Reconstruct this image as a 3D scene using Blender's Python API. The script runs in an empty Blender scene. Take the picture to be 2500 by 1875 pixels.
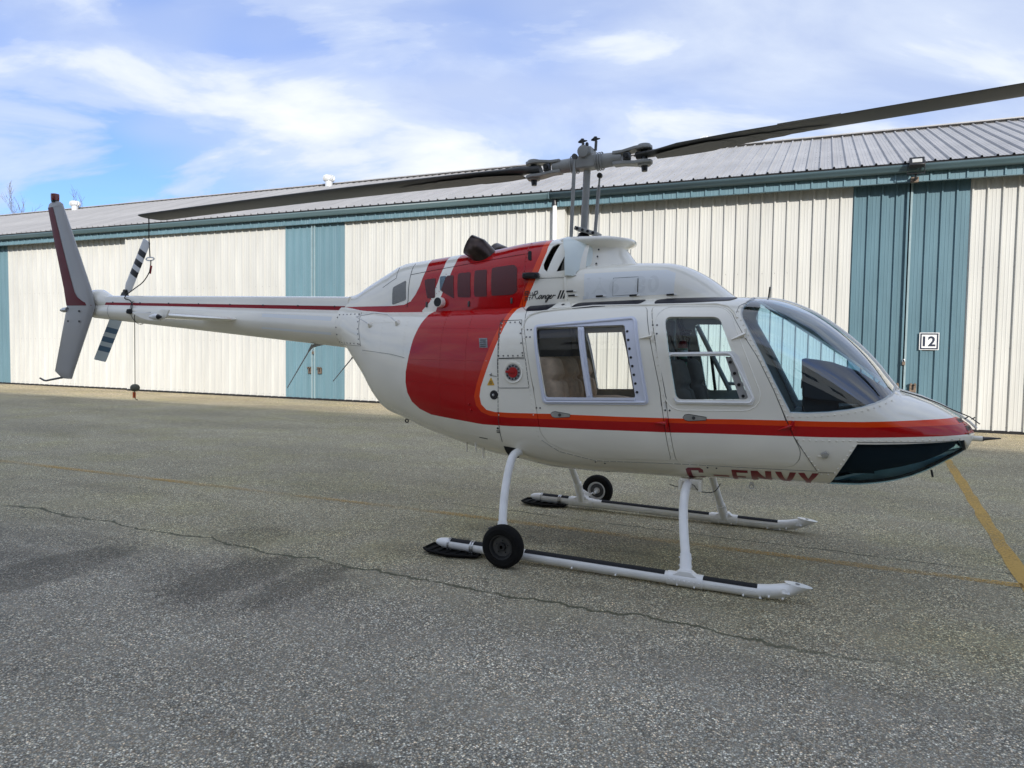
import bpy, bmesh, math, random
import numpy as np
from mathutils import Vector, Matrix
from mathutils.geometry import delaunay_2d_cdt
from math import sin, cos, pi, radians
random.seed(7)
SC = bpy.context.scene
COL = SC.collection

# ------------------------------------------------------------------ camera
TILT, ROLL, CAMH, FPX = 0.05058, 0.01321, 1.537, 1737.0
_F = Vector((0, cos(TILT), -sin(TILT))); _U = Vector((0, sin(TILT), cos(TILT))); _R = Vector((1, 0, 0))
_R2 = cos(ROLL) * _R + sin(ROLL) * _U; _U2 = -sin(ROLL) * _R + cos(ROLL) * _U
cam_d = bpy.data.cameras.new('camera'); cam = bpy.data.objects.new('camera', cam_d); COL.objects.link(cam)
cam_d.sensor_fit = 'HORIZONTAL'; cam_d.sensor_width = 36.0; cam_d.lens = FPX / 2500 * 36.0
cam_d.clip_start = 0.05; cam_d.clip_end = 5000
cam.matrix_world = Matrix(((_R2.x, _U2.x, -_F.x, 0), (_R2.y, _U2.y, -_F.y, 0), (_R2.z, _U2.z, -_F.z, CAMH), (0, 0, 0, 1)))
SC.camera = cam

# ------------------------------------------------------------------ frames of the place
YH, DH = 0.4045, 16.41                                   # hangar front: heading and distance
dH = Vector((cos(YH), -sin(YH), 0)); nH = Vector((sin(YH), cos(YH), 0))
HANGAR_M = Matrix(((dH.x, nH.x, 0, nH.x * DH), (dH.y, nH.y, 0, nH.y * DH), (0, 0, 1, 0), (0, 0, 0, 1)))
HX, HY, HYAW, HPITCH = 1.954, 5.206, 0.4199, 0.01186
_c, _s, _cp, _sp = cos(HYAW), sin(HYAW), cos(HPITCH), sin(HPITCH)
HELO_M = Matrix(((_cp * _c, _s, _sp * _c, HX), (-_cp * _s, _c, -_sp * _s, HY), (-_sp, 0, _cp, 0), (0, 0, 0, 1)))

# ------------------------------------------------------------------ sun and sky
TO_SUN = (dH * 0.78 - nH * 1.0 + Vector((0, 0, 0.48))).normalized()
sun_d = bpy.data.lights.new('sun', 'SUN'); sun = bpy.data.objects.new('sun', sun_d); COL.objects.link(sun)
sun_d.energy = 2.0; sun_d.angle = radians(0.53); sun_d.color = (1.0, 0.955, 0.89)
sun.rotation_euler = TO_SUN.to_track_quat('Z', 'Y').to_euler(); sun.location = TO_SUN * 60
world = bpy.data.worlds.new('World'); SC.world = world; world.use_nodes = True
wn, wl = world.node_tree.nodes, world.node_tree.links
wn.clear()
def N(nodes, t, **kw):
    n = nodes.new(t)
    for k, v in kw.items():
        if k[0] == 'i' and k[1:].isdigit(): n.inputs[int(k[1:])].default_value = v
        else: setattr(n, k, v)
    return n
def ramp(nodes, stops, interp='LINEAR'):
    r = nodes.new('ShaderNodeValToRGB'); r.color_ramp.interpolation = interp
    e = r.color_ramp.elements
    while len(e) < len(stops): e.new(0.5)
    for k, (p, c) in enumerate(stops):
        e[k].position = p; e[k].color = (c[0], c[1], c[2], 1) if hasattr(c, '__len__') else (c, c, c, 1)
    return r
sky = N(wn, 'ShaderNodeTexSky', sky_type='NISHITA', sun_disc=False)
sky.sun_elevation = math.asin(TO_SUN.z); sky.sun_rotation = math.atan2(TO_SUN.x, TO_SUN.y)
sky.air_density = 1.0; sky.dust_density = 0.4; sky.ozone_density = 2.0
bg_sky = N(wn, 'ShaderNodeBackground'); bg_sky.inputs['Strength'].default_value = 0.08
bg_cl = N(wn, 'ShaderNodeBackground'); bg_cl.inputs['Strength'].default_value = 0.77
mixw = N(wn, 'ShaderNodeMixShader'); outw = N(wn, 'ShaderNodeOutputWorld')
tcw = N(wn, 'ShaderNodeTexCoord'); sepw = N(wn, 'ShaderNodeSeparateXYZ')
wl.new(tcw.outputs['Generated'], sepw.inputs[0])
def wm(op, a, b=None, clamp=False):
    n = N(wn, 'ShaderNodeMath', operation=op, use_clamp=clamp)
    for i, v in enumerate((a, b)):
        if v is None: continue
        if isinstance(v, (int, float)): n.inputs[i].default_value = v
        else: wl.new(v, n.inputs[i])
    return n.outputs[0]
zc = wm('ADD', wm('MAXIMUM', sepw.outputs['Z'], 0.0), 0.42)
cmb = N(wn, 'ShaderNodeCombineXYZ')
wl.new(wm('DIVIDE', sepw.outputs['X'], zc), cmb.inputs[0]); wl.new(wm('DIVIDE', sepw.outputs['Y'], zc), cmb.inputs[1])
mpc = N(wn, 'ShaderNodeMapping'); mpc.inputs['Rotation'].default_value = (0, 0, radians(-65)); mpc.inputs['Scale'].default_value = (0.75, 1.5, 1); mpc.inputs['Location'].default_value = (33.0, 12.0, 0)
wl.new(cmb.outputs[0], mpc.inputs[0])
n1 = N(wn, 'ShaderNodeTexNoise'); n1.inputs['Scale'].default_value = 3.1; n1.inputs['Detail'].default_value = 10; n1.inputs['Roughness'].default_value = 0.55; n1.inputs['Distortion'].default_value = 0.35
n2 = N(wn, 'ShaderNodeTexNoise'); n2.inputs['Scale'].default_value = 0.7; n2.inputs['Detail'].default_value = 4
wl.new(mpc.outputs[0], n1.inputs['Vector']); wl.new(mpc.outputs[0], n2.inputs['Vector'])
cloud_m = ramp(wn, [(0.38, 0.06), (0.50, 0.72), (0.60, 1.0)], 'EASE'); wl.new(n1.outputs['Fac'], cloud_m.inputs[0])
veil = ramp(wn, [(0.40, 0.0), (0.56, 1.0)], 'EASE'); wl.new(n2.outputs['Fac'], veil.inputs[0])
m_all = wm('MAXIMUM', cloud_m.outputs[0], wm('MULTIPLY', veil.outputs[0], 0.9), True)
cl_col = ramp(wn, [(0.42, (0.335, 0.39, 0.52)), (0.55, (0.41, 0.46, 0.555)), (0.70, (0.545, 0.57, 0.60))]); wl.new(n1.outputs['Fac'], cl_col.inputs[0])
tintw = N(wn, 'ShaderNodeMix', data_type='RGBA', blend_type='MULTIPLY'); tintw.inputs['Factor'].default_value = 1.0; tintw.inputs[7].default_value = (0.50, 0.66, 1.04, 1)
wl.new(sky.outputs[0], tintw.inputs[6]); wl.new(tintw.outputs[2], bg_sky.inputs['Color']); wl.new(cl_col.outputs[0], bg_cl.inputs['Color'])
wl.new(m_all, mixw.inputs[0]); wl.new(bg_sky.outputs[0], mixw.inputs[1]); wl.new(bg_cl.outputs[0], mixw.inputs[2]); wl.new(mixw.outputs[0], outw.inputs[0])
SC.view_settings.view_transform = 'Standard'; SC.view_settings.look = 'None'; SC.view_settings.exposure = 1.25; SC.view_settings.gamma = 1.0
SC.view_settings.use_curve_mapping = False
try:
    SC.cycles.use_denoising = True; SC.cycles.denoiser = 'OPENIMAGEDENOISE'
    SC.cycles.max_bounces = 10; SC.cycles.transparent_max_bounces = 16; SC.cycles.caustics_reflective = False; SC.cycles.caustics_refractive = False
except Exception: pass

# ------------------------------------------------------------------ materials
MATS = {}
def mat(name, col, rough=0.5, metal=0.0, coat=0.0, var=0.0, vscale=6.0, bump=0.0, bscale=40.0, spec=0.5, streak=None, objvar=0.0):
    m = bpy.data.materials.new(name); m.use_nodes = True; nt = m.node_tree; b = nt.nodes['Principled BSDF']
    b.inputs['Roughness'].default_value = rough; b.inputs['Metallic'].default_value = metal
    b.inputs['Specular IOR Level'].default_value = spec
    if coat: b.inputs['Coat Weight'].default_value = coat; b.inputs['Coat Roughness'].default_value = 0.03
    b.inputs['Base Color'].default_value = (*col, 1)
    if var or bump:
        tc = N(nt.nodes, 'ShaderNodeTexCoord'); mp = N(nt.nodes, 'ShaderNodeMapping')
        if streak: mp.inputs['Scale'].default_value = streak
        nt.links.new(tc.outputs['Object'], mp.inputs[0])
    if var:
        nz = N(nt.nodes, 'ShaderNodeTexNoise'); nz.inputs['Scale'].default_value = vscale; nz.inputs['Detail'].default_value = 6
        nt.links.new(mp.outputs[0], nz.inputs['Vector'])
        r = ramp(nt.nodes, [(0.3, tuple(max(0, c * (1 - var)) for c in col)), (0.7, tuple(min(1, c * (1 + var * 0.6)) for c in col))])
        nt.links.new(nz.outputs['Fac'], r.inputs[0]); nt.links.new(r.outputs[0], b.inputs['Base Color'])
        mr = N(nt.nodes, 'ShaderNodeMapRange'); mr.inputs['To Min'].default_value = max(0.02, rough - 0.08); mr.inputs['To Max'].default_value = min(1, rough + 0.1)
        nt.links.new(nz.outputs['Fac'], mr.inputs[0]); nt.links.new(mr.outputs[0], b.inputs['Roughness'])
    if bump:
        nb = N(nt.nodes, 'ShaderNodeTexNoise'); nb.inputs['Scale'].default_value = bscale; nb.inputs['Detail'].default_value = 3
        nt.links.new(mp.outputs[0], nb.inputs['Vector'])
        bp = N(nt.nodes, 'ShaderNodeBump'); bp.inputs['Strength'].default_value = bump; bp.inputs['Distance'].default_value = 0.01
        nt.links.new(nb.outputs['Fac'], bp.inputs['Height']); nt.links.new(bp.outputs[0], b.inputs['Normal'])
    if objvar:
        oi = N(nt.nodes, 'ShaderNodeObjectInfo'); mr2 = N(nt.nodes, 'ShaderNodeMapRange'); mr2.inputs['To Min'].default_value = 1 - objvar; mr2.inputs['To Max'].default_value = 1.0 + objvar * 0.5
        nt.links.new(oi.outputs['Random'], mr2.inputs[0]); hv = N(nt.nodes, 'ShaderNodeHueSaturation'); nt.links.new(mr2.outputs[0], hv.inputs['Value'])
        src = b.inputs['Base Color'].links[0].from_socket if b.inputs['Base Color'].links else None
        if src: nt.links.new(src, hv.inputs['Color'])
        else: hv.inputs['Color'].default_value = (*col, 1)
        nt.links.new(hv.outputs[0], b.inputs['Base Color'])
    MATS[name] = m
    return m
def glass(name, tint, refl=1.0, haze=0.0):
    m = bpy.data.materials.new(name); m.use_nodes = True; nt = m.node_tree; nt.nodes.clear()
    tr = N(nt.nodes, 'ShaderNodeBsdfTransparent'); tr.inputs[0].default_value = (*tint, 1)
    gl = N(nt.nodes, 'ShaderNodeBsdfGlossy'); gl.inputs['Roughness'].default_value = 0.02; gl.inputs[0].default_value = (1, 1, 1, 1)
    lw = N(nt.nodes, 'ShaderNodeLayerWeight'); lw.inputs[0].default_value = 0.5
    pw = N(nt.nodes, 'ShaderNodeMath', operation='POWER'); pw.inputs[1].default_value = 4.0; nt.links.new(lw.outputs['Facing'], pw.inputs[0])
    fr = N(nt.nodes, 'ShaderNodeMath', operation='MULTIPLY_ADD'); fr.inputs[1].default_value = 0.9; fr.inputs[2].default_value = 0.05; nt.links.new(pw.outputs[0], fr.inputs[0])
    ml = N(nt.nodes, 'ShaderNodeMath', operation='MULTIPLY_ADD', use_clamp=True); ml.inputs[1].default_value = refl; ml.inputs[2].default_value = haze
    mx = N(nt.nodes, 'ShaderNodeMixShader'); o = N(nt.nodes, 'ShaderNodeOutputMaterial')
    nt.links.new(fr.outputs[0], ml.inputs[0]); nt.links.new(ml.outputs[0], mx.inputs[0]); nt.links.new(tr.outputs[0], mx.inputs[1]); nt.links.new(gl.outputs[0], mx.inputs[2]); nt.links.new(mx.outputs[0], o.inputs[0])
    MATS[name] = m
    return m
WHITE = mat('white_paint', (0.91, 0.868, 0.75), 0.15, coat=0.8, var=0.06, vscale=2.2, bump=0.05, bscale=5)
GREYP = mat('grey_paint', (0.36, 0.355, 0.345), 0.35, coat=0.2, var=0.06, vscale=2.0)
WHITE2 = mat('bright_white_paint', (0.86, 0.85, 0.815), 0.32, coat=0.25, var=0.10, vscale=7, bump=0.06, bscale=30)
GREENW = mat('mint_white_paint', (0.73, 0.79, 0.74), 0.3, coat=0.4, var=0.03)
RED = mat('red_paint', (0.45, 0.0012, 0.003), 0.15, coat=0.5, spec=0.2, var=0.06, vscale=2.0, bump=0.05, bscale=5)
ORANGE = mat('orange_paint', (0.78, 0.055, 0.003), 0.2, coat=0.4, spec=0.25, var=0.05)
MAROON = mat('maroon_paint', (0.12, 0.004, 0.010), 0.45, spec=0.25, var=0.06)
BLACK = mat('black_paint', (0.012, 0.012, 0.013), 0.35)
RUBBER = mat('black_rubber', (0.008, 0.0078, 0.0075), 0.8, spec=0.2, var=0.5, vscale=14, bump=0.3, bscale=90)
GRIT = mat('black_grip_tape', (0.018, 0.018, 0.02), 0.9, bump=0.6, bscale=300)
SEAM = mat('dark_seam', (0.05, 0.05, 0.048), 0.7)
SEAL = mat('door_seal_grey', (0.20, 0.20, 0.19), 0.7)
REGM = mat('registration_red', (0.24, 0.006, 0.018), 0.35, coat=0.2)
LINER = mat('cabin_liner', (0.60, 0.60, 0.56), 0.7, var=0.06)
DARKIN = mat('dark_trim', (0.018, 0.018, 0.019), 0.7)
HUBGREY = mat('hub_grey_paint', (0.30, 0.30, 0.28), 0.42, var=0.12, vscale=9)
STEEL = mat('steel', (0.55, 0.55, 0.54), 0.32, metal=0.9, var=0.12, vscale=20)
DSTEEL = mat('dark_steel', (0.10, 0.10, 0.10), 0.42, metal=0.7, var=0.2, vscale=25)
EXH = mat('scorched_exhaust_steel', (0.075, 0.055, 0.048), 0.3, metal=0.95, var=0.45, vscale=12)
BLADE = mat('blade_grey_paint', (0.085, 0.085, 0.083), 0.5, var=0.25, vscale=1.3, streak=(0.6, 6, 6))
SEATM = mat('brown_velour', (0.78, 0.59, 0.42), 0.9, var=0.18, vscale=22, bump=0.3, bscale=180)
SEATD = mat('dark_brown_velour', (0.15, 0.11, 0.085), 0.9, var=0.15, vscale=22)
BELT = mat('black_webbing', (0.012, 0.012, 0.014), 0.85)
FRAMEW = mat('window_frame_white', (0.70, 0.72, 0.80), 0.35, var=0.03)
LENSR = mat('red_lens', (0.16, 0.004, 0.008), 0.12, coat=0.6)
YELLOW = mat('yellow_placard', (0.75, 0.42, 0.04), 0.5)
PLATE = mat('etched_plate', (0.28, 0.29, 0.30), 0.45, metal=0.4, var=0.5, vscale=55)
TEXTK = mat('black_lettering', (0.015, 0.015, 0.016), 0.4)
GHOSTP = mat('newer_white_paint', (0.795, 0.815, 0.805), 0.25, coat=0.4)
GHOSTL = mat('faded_letter_paint', (0.735, 0.755, 0.745), 0.25, coat=0.4)
WS_G = glass('blue_tinted_acrylic', (0.68, 0.88, 0.98), 1.5, 0.05)
CLEAR_G = glass('clear_acrylic', (0.93, 0.94, 0.93), 0.9, 0.0)
FRONT_G = glass('pale_blue_acrylic', (0.80, 0.93, 0.97), 0.9, 0.0)
DARK_G = glass('smoked_acrylic', (0.10, 0.10, 0.14), 1.5, 0.03)
CHIN_G = glass('chin_acrylic', (0.60, 0.80, 0.92), 0.08, 0.0)
def perf(name, col):
    m = mat(name, col, 0.5); nt = m.node_tree; b = nt.nodes['Principled BSDF']
    tc = N(nt.nodes, 'ShaderNodeTexCoord'); mp = N(nt.nodes, 'ShaderNodeMapping'); mp.inputs['Scale'].default_value = (1, 0.0, 1)
    vo = N(nt.nodes, 'ShaderNodeTexVoronoi'); vo.inputs['Scale'].default_value = 120; vo.inputs['Randomness'].default_value = 0.15
    nt.links.new(tc.outputs['Object'], mp.inputs[0]); nt.links.new(mp.outputs[0], vo.inputs['Vector'])
    r = ramp(nt.nodes, [(0.36, (0.006, 0.005, 0.005)), (0.46, col)]); nt.links.new(vo.outputs['Distance'], r.inputs[0]); nt.links.new(r.outputs[0], b.inputs['Base Color'])
    return m
PERF_R = perf('perforated_red_screen', (0.17, 0.012, 0.016))
PERF_W = perf('perforated_grey_screen', (0.44, 0.44, 0.41))
PERF_B = perf('perforated_blue_screen', (0.24, 0.38, 0.46))

# ------------------------------------------------------------------ mesh helpers
def link(o, parent=None):
    COL.objects.link(o)
    if parent is not None: o.parent = parent
    return o
def empty(name, M=None, label=None, cat=None, group=None):
    o = bpy.data.objects.new(name, None); o.empty_display_size = 0.2; link(o)
    if M is not None: o.matrix_world = M
    return tag(o, label, cat, group)
def tag(o, label=None, cat=None, group=None, kind=None):
    if label: o['label'] = label
    if cat: o['category'] = cat
    if group: o['group'] = group
    if kind: o['kind'] = kind
    return o
class MB:
    def __init__(s): s.V = []; s.F = []; s.MI = []
    def add(s, V, F, mi=0):
        b = len(s.V); s.V += [tuple(v) for v in V]
        for f in F: s.F.append(tuple(b + i for i in f)); s.MI.append(mi)
        return s
    def box(s, c, d, rot=None, mi=0):
        x, y, z = (k / 2 for k in d)
        P = [Vector((a * x, b * y, e * z)) for a in (-1, 1) for b in (-1, 1) for e in (-1, 1)]
        if rot is not None: P = [rot @ p for p in P]
        P = [p + Vector(c) for p in P]
        return s.add(P, [(0, 1, 3, 2), (4, 6, 7, 5), (0, 4, 5, 1), (2, 3, 7, 6), (0, 2, 6, 4), (1, 5, 7, 3)], mi)
    def tube(s, pts, r, n=12, cap=True, mi=0, flat=1.0, up=None):
        pts = [Vector(p) for p in pts]; m = len(pts)
        rs = r if hasattr(r, '__len__') else [r] * m
        T = []
        for i in range(m):
            a = pts[max(0, i - 1)]; b = pts[min(m - 1, i + 1)]; T.append((b - a).normalized())
        u = Vector(up) if up else (Vector((0, 0, 1)) if abs(T[0].z) < 0.9 else Vector((1, 0, 0)))
        V = []
        for i in range(m):
            u = (u - T[i] * u.dot(T[i]));
            u = u.normalized() if u.length > 1e-6 else T[i].orthogonal().normalized()
            w = T[i].cross(u)
            for k in range(n):
                a = 2 * pi * k / n; V.append(pts[i] + (u * cos(a) * flat + w * sin(a)) * rs[i])
        F = [(i * n + k, i * n + (k + 1) % n, (i + 1) * n + (k + 1) % n, (i + 1) * n + k) for i in range(m - 1) for k in range(n)]
        if cap: F += [tuple(reversed(range(n))), tuple(range((m - 1) * n, m * n))]
        return s.add(V, F, mi)
    def lathe(s, prof, o, ax=(0, 0, 1), n=24, mi=0, cap=True):
        ax = Vector(ax).normalized(); u = ax.orthogonal().normalized(); w = ax.cross(u); o = Vector(o); V = []
        for r, h in prof:
            for k in range(n):
                a = 2 * pi * k / n; V.append(o + ax * h + (u * cos(a) + w * sin(a)) * r)
        m = len(prof)
        F = [(i * n + k, i * n + (k + 1) % n, (i + 1) * n + (k + 1) % n, (i + 1) * n + k) for i in range(m - 1) for k in range(n)]
        if cap: F += [tuple(reversed(range(n))), tuple(range((m - 1) * n, m * n))]
        return s.add(V, F, mi)
    def prism(s, poly, f0, f1, mi=0):
        """poly 2D list, f0/f1 map (a,b)->3D for the two faces"""
        n = len(poly); V = [f0(*p) for p in poly] + [f1(*p) for p in poly]
        return s.add(V, [tuple(reversed(range(n))), tuple(range(n, 2 * n))] + [(i, (i + 1) % n, n + (i + 1) % n, n + i) for i in range(n)], mi)
    def loft(s, rings, mi=0, cap=True):
        n = len(rings[0]); V = [p for r in rings for p in r]; m = len(rings)
        F = [(i * n + k, i * n + (k + 1) % n, (i + 1) * n + (k + 1) % n, (i + 1) * n + k) for i in range(m - 1) for k in range(n)]
        if cap: F += [tuple(reversed(range(n))), tuple(range((m - 1) * n, m * n))]
        return s.add(V, F, mi)
    def mesh(s, name, mats, ang=35, smooth=True, fix=True):
        me = bpy.data.meshes.new(name); me.from_pydata(s.V, [], s.F)
        for m in (mats if isinstance(mats, (list, tuple)) else [mats]): me.materials.append(m)
        me.polygons.foreach_set('material_index', s.MI)
        if fix:
            bm = bmesh.new(); bm.from_mesh(me); bmesh.ops.recalc_face_normals(bm, faces=bm.faces); bm.to_mesh(me); bm.free()
        if smooth:
            me.polygons.foreach_set('use_smooth', [True] * len(me.polygons))
            try: me.set_sharp_from_angle(angle=radians(ang))
            except Exception: pass
        me.update(); return me
    def obj(s, name, mats, parent=None, ang=35, smooth=True, bevel=0.0, fix=True):
        o = bpy.data.objects.new(name, s.mesh(name, mats, ang, smooth, fix)); link(o, parent)
        if bevel:
            b = o.modifiers.new('bevel', 'BEVEL'); b.width = bevel; b.segments = 2; b.limit_method = 'ANGLE'; b.angle_limit = radians(35)
        return o
def text_mesh(txt, size=1.0, shear=0.0, bold=0.0, spacing=1.0):
    cu = bpy.data.curves.new('lettering', 'FONT'); cu.body = txt; cu.size = size; cu.shear = shear; cu.offset = bold; cu.space_character = spacing; cu.resolution_u = 6
    o = bpy.data.objects.new('lettering', cu); COL.objects.link(o)
    dg = bpy.context.evaluated_depsgraph_get(); me = bpy.data.meshes.new_from_object(o.evaluated_get(dg))
    bpy.data.objects.remove(o); bpy.data.curves.remove(cu)
    return me

# ------------------------------------------------------------------ ground
def ground_material():
    m = bpy.data.materials.new('asphalt'); m.use_nodes = True; nt = m.node_tree; nd, lk = nt.nodes, nt.links; b = nd['Principled BSDF']
    tc = N(nd, 'ShaderNodeTexCoord')
    P = tc.outputs['Object']
    def noise(scale, detail=4, rough=0.5, vec=None, dist=0.0, loc=None, sc=None):
        n = N(nd, 'ShaderNodeTexNoise'); n.inputs['Scale'].default_value = scale; n.inputs['Detail'].default_value = detail; n.inputs['Roughness'].default_value = rough; n.inputs['Distortion'].default_value = dist
        v = vec or P
        if loc or sc:
            mp = N(nd, 'ShaderNodeMapping'); mp.inputs['Location'].default_value = loc or (0, 0, 0); mp.inputs['Scale'].default_value = sc or (1, 1, 1); lk.new(v, mp.inputs[0]); v = mp.outputs[0]
        lk.new(v, n.inputs['Vector']); return n.outputs['Fac']
    def mth(op, a, b2=None, c=None, clamp=False):
        n = N(nd, 'ShaderNodeMath', operation=op, use_clamp=clamp)
        for i, v in enumerate((a, b2, c)):
            if v is None: continue
            if isinstance(v, (int, float)): n.inputs[i].default_value = v
            else: lk.new(v, n.inputs[i])
        return n.outputs[0]
    def mixc(f, a, c, mode='MIX'):
        n = N(nd, 'ShaderNodeMix', data_type='RGBA', blend_type=mode)
        if isinstance(f, (int, float)): n.inputs['Factor'].default_value = f
        else: lk.new(f, n.inputs['Factor'])
        for k, v in ((6, a), (7, c)):
            if isinstance(v, tuple): n.inputs[k].default_value = (*v, 1)
            else: lk.new(v, n.inputs[k])
        return n.outputs[2]
    def smooth(v, a, c):
        n = N(nd, 'ShaderNodeMapRange', interpolation_type='SMOOTHSTEP'); n.inputs['From Min'].default_value = a; n.inputs['From Max'].default_value = c; lk.new(v, n.inputs[0]); return n.outputs[0]
    sp = N(nd, 'ShaderNodeSeparateXYZ'); lk.new(P, sp.inputs[0]); S_, V_ = sp.outputs['X'], sp.outputs['Y']   # object x along the hangar, y towards it
    vo = N(nd, 'ShaderNodeTexVoronoi'); vo.inputs['Scale'].default_value = 125; lk.new(P, vo.inputs['Vector'])
    vo2 = N(nd, 'ShaderNodeTexVoronoi'); vo2.inputs['Scale'].default_value = 250; lk.new(P, vo2.inputs['Vector'])
    sc1 = N(nd, 'ShaderNodeSeparateColor'); lk.new(vo.outputs['Color'], sc1.inputs[0])
    sc2 = N(nd, 'ShaderNodeSeparateColor'); lk.new(vo2.outputs['Color'], sc2.inputs[0])
    stone = ramp(nd, [(0.0, 0.025), (0.35, 0.06), (0.66, 0.13), (0.86, 0.28), (1.0, 0.60)]); lk.new(sc1.outputs[0], stone.inputs[0])
    stone2 = ramp(nd, [(0.0, 0.05), (0.6, 0.13), (1.0, 0.34)]); lk.new(sc2.outputs[0], stone2.inputs[0])
    edge = ramp(nd, [(0.25, 1.0), (0.62, 0.42)]); lk.new(vo.outputs['Distance'], edge.inputs[0])
    agg = mth('MULTIPLY', mth('ADD', mth('MULTIPLY', stone.outputs[0], 0.62), mth('MULTIPLY', stone2.outputs[0], 0.5)), edge.outputs[0])
    worn = ramp(nd, [(0.44, 0.0), (0.64, 0.5)]); lk.new(noise(2.6, 6, 0.65, loc=(4, 1, 0)), worn.inputs[0])
    agg = mixc(worn.outputs[0], agg, (0.09, 0.09, 0.09))
    hue = ramp(nd, [(0.0, (1.12, 0.95, 0.78)), (0.4, (1.0, 1.0, 1.0)), (0.75, (0.95, 1.0, 1.04)), (1.0, (1.08, 1.0, 0.84))]); lk.new(sc1.outputs[1], hue.inputs[0])
    agg = mixc(1.0, agg, hue.outputs[0], 'MULTIPLY')
    # lanes of paving: grey in front of the joint, olive behind it, dry and sandy along the hangar
    wob = noise(0.35, 5, 0.6)
    vv = mth('ADD', V_, mth('MULTIPLY', mth('SUBTRACT', wob, 0.5), 0.9))
    lane = smooth(vv, 3.2, 4.6)
    tint = mixc(lane, (1.02, 1.0, 0.94), (1.04, 1.0, 0.82))
    sand = smooth(mth('ADD', V_, mth('MULTIPLY', mth('SUBTRACT', noise(0.5, 5, 0.6, sc=(0.35, 1, 1)), 0.5), 3.2)), 12.2, 15.3)
    tint = mixc(sand, tint, (1.45, 1.28, 0.98))
    big = noise(0.55, 6, 0.55, dist=0.4, sc=(0.55, 1.2, 1)); bigf = ramp(nd, [(0.3, 0.78), (0.72, 1.22)]); lk.new(big, bigf.inputs[0])
    stn = noise(0.62, 5, 0.55, dist=0.7, loc=(3.1, 8.4, 0), sc=(0.45, 1.35, 1)); stf = ramp(nd, [(0.53, 0.0), (0.66, 1.0)]); lk.new(stn, stf.inputs[0])
    near = mth('SUBTRACT', 1.0, smooth(V_, 4.2, 9.0))
    moss = ramp(nd, [(0.45, 0.0), (0.75, 0.55)]); lk.new(noise(0.9, 5, 0.6, loc=(9, 2, 0)), moss.inputs[0])
    base = mixc(1.0, agg, tint, 'MULTIPLY'); base = mixc(1.0, base, bigf.outputs[0], 'MULTIPLY')
    base = mixc(mth('MULTIPLY', moss.outputs[0], lane), base, mixc(1.0, base, (1.0, 1.02, 0.66), 'MULTIPLY'))
    base = mixc(mth('MULTIPLY', mth('MULTIPLY', stf.outputs[0], near), 0.35), base, mixc(1.0, base, (0.36, 0.355, 0.34), 'MULTIPLY'))
    # dark spots: stains in the open, broader patches beneath the belly
    def spot(s0, v0, rs, rv):
        d = mth('ADD', mth('POWER', mth('DIVIDE', mth('SUBTRACT', S_, s0), rs), 2.0), mth('POWER', mth('DIVIDE', mth('SUBTRACT', V_, v0), rv), 2.0))
        return mth('SUBTRACT', 1.0, smooth(mth('ADD', d, mth('MULTIPLY', mth('SUBTRACT', noise(4.5, 7, 0.7, dist=0.6), 0.5), 2.2)), 0.55, 1.35))
    for (s0, v0, rs, rv, k) in ((-2.55, 5.02, 0.07, 0.07, 0.6), (-1.42, 2.05, 0.16, 0.10, 0.7), (-3.30, 3.50, 0.75, 0.60, 0.30), (-3.52, 3.55, 0.26, 0.55, 0.50), (-3.02, 3.60, 0.18, 0.45, 0.45), (-4.75, 3.15, 0.30, 0.60, 0.55), (-5.2, 3.0, 0.5, 0.4, 0.3), (-4.15, 4.35, 0.30, 0.35, 0.35), (-2.6, 4.6, 0.5, 0.2, 0.25), (-1.75, 5.45, 0.9, 0.28, 0.4), (-1.0, 5.1, 0.8, 0.22, 0.35)):
        base = mixc(mth('MULTIPLY', spot(s0, v0, rs, rv), k), base, mixc(1.0, base, (0.30, 0.29, 0.28), 'MULTIPLY'))
    # cracks: joints in the paving that wander
    def crack(v0, slope, amp, width, loc, lo, hi):
        w1 = mth('MULTIPLY', mth('SUBTRACT', noise(1.1, 8, 0.62, loc=loc, sc=(1, 0, 0)), 0.5), amp)
        w2 = mth('MULTIPLY', mth('SUBTRACT', noise(7.0, 6, 0.7, loc=(loc[0] + 3, 0, 0), sc=(1, 0, 0)), 0.5), amp * 0.22)
        line = mth('ADD', mth('ADD', mth('ADD', w1, w2), v0), mth('MULTIPLY', S_, slope))
        d = mth('ABSOLUTE', mth('SUBTRACT', mth('ADD', V_, mth('MULTIPLY', mth('SUBTRACT', noise(26, 3, 0.6), 0.5), 0.035)), line))
        wv = mth('MULTIPLY', noise(2.2, 3, loc=(loc[0] + 5, 1, 0)), width * 2)
        wv = mth('MULTIPLY', wv, smooth(noise(3.3, 5, 0.6, loc=(loc[0] + 9, 2, 0), sc=(1, 0.2, 1)), 0.26, 0.55))
        wv = mth('ADD', wv, 0.0006)
        a = mth('SUBTRACT', 1.0, smooth(mth('DIVIDE', d, wv), 0.55, 1.25))
        return mth('MULTIPLY', a, mth('MULTIPLY', smooth(S_, lo, lo + 0.8), mth('SUBTRACT', 1.0, smooth(S_, hi - 1.5, hi))))
    c1 = crack(3.93, -0.045, 0.5, 0.018, (2.2, 0, 0), -40, 1.0); c2 = crack(5.98, -0.052, 0.22, 0.012, (7.7, 0, 0), -3.6, 6.0); c3 = crack(2.1, 0.02, 0.5, 0.008, (13.1, 0, 0), -0.6, 2.4)
    ck = mth('MAXIMUM', c1, mth('MAXIMUM', c2, mth('MULTIPLY', c3, 0.5)))
    base = mixc(mth('MULTIPLY', ck, 0.85), base, (0.02, 0.022, 0.014))
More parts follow.
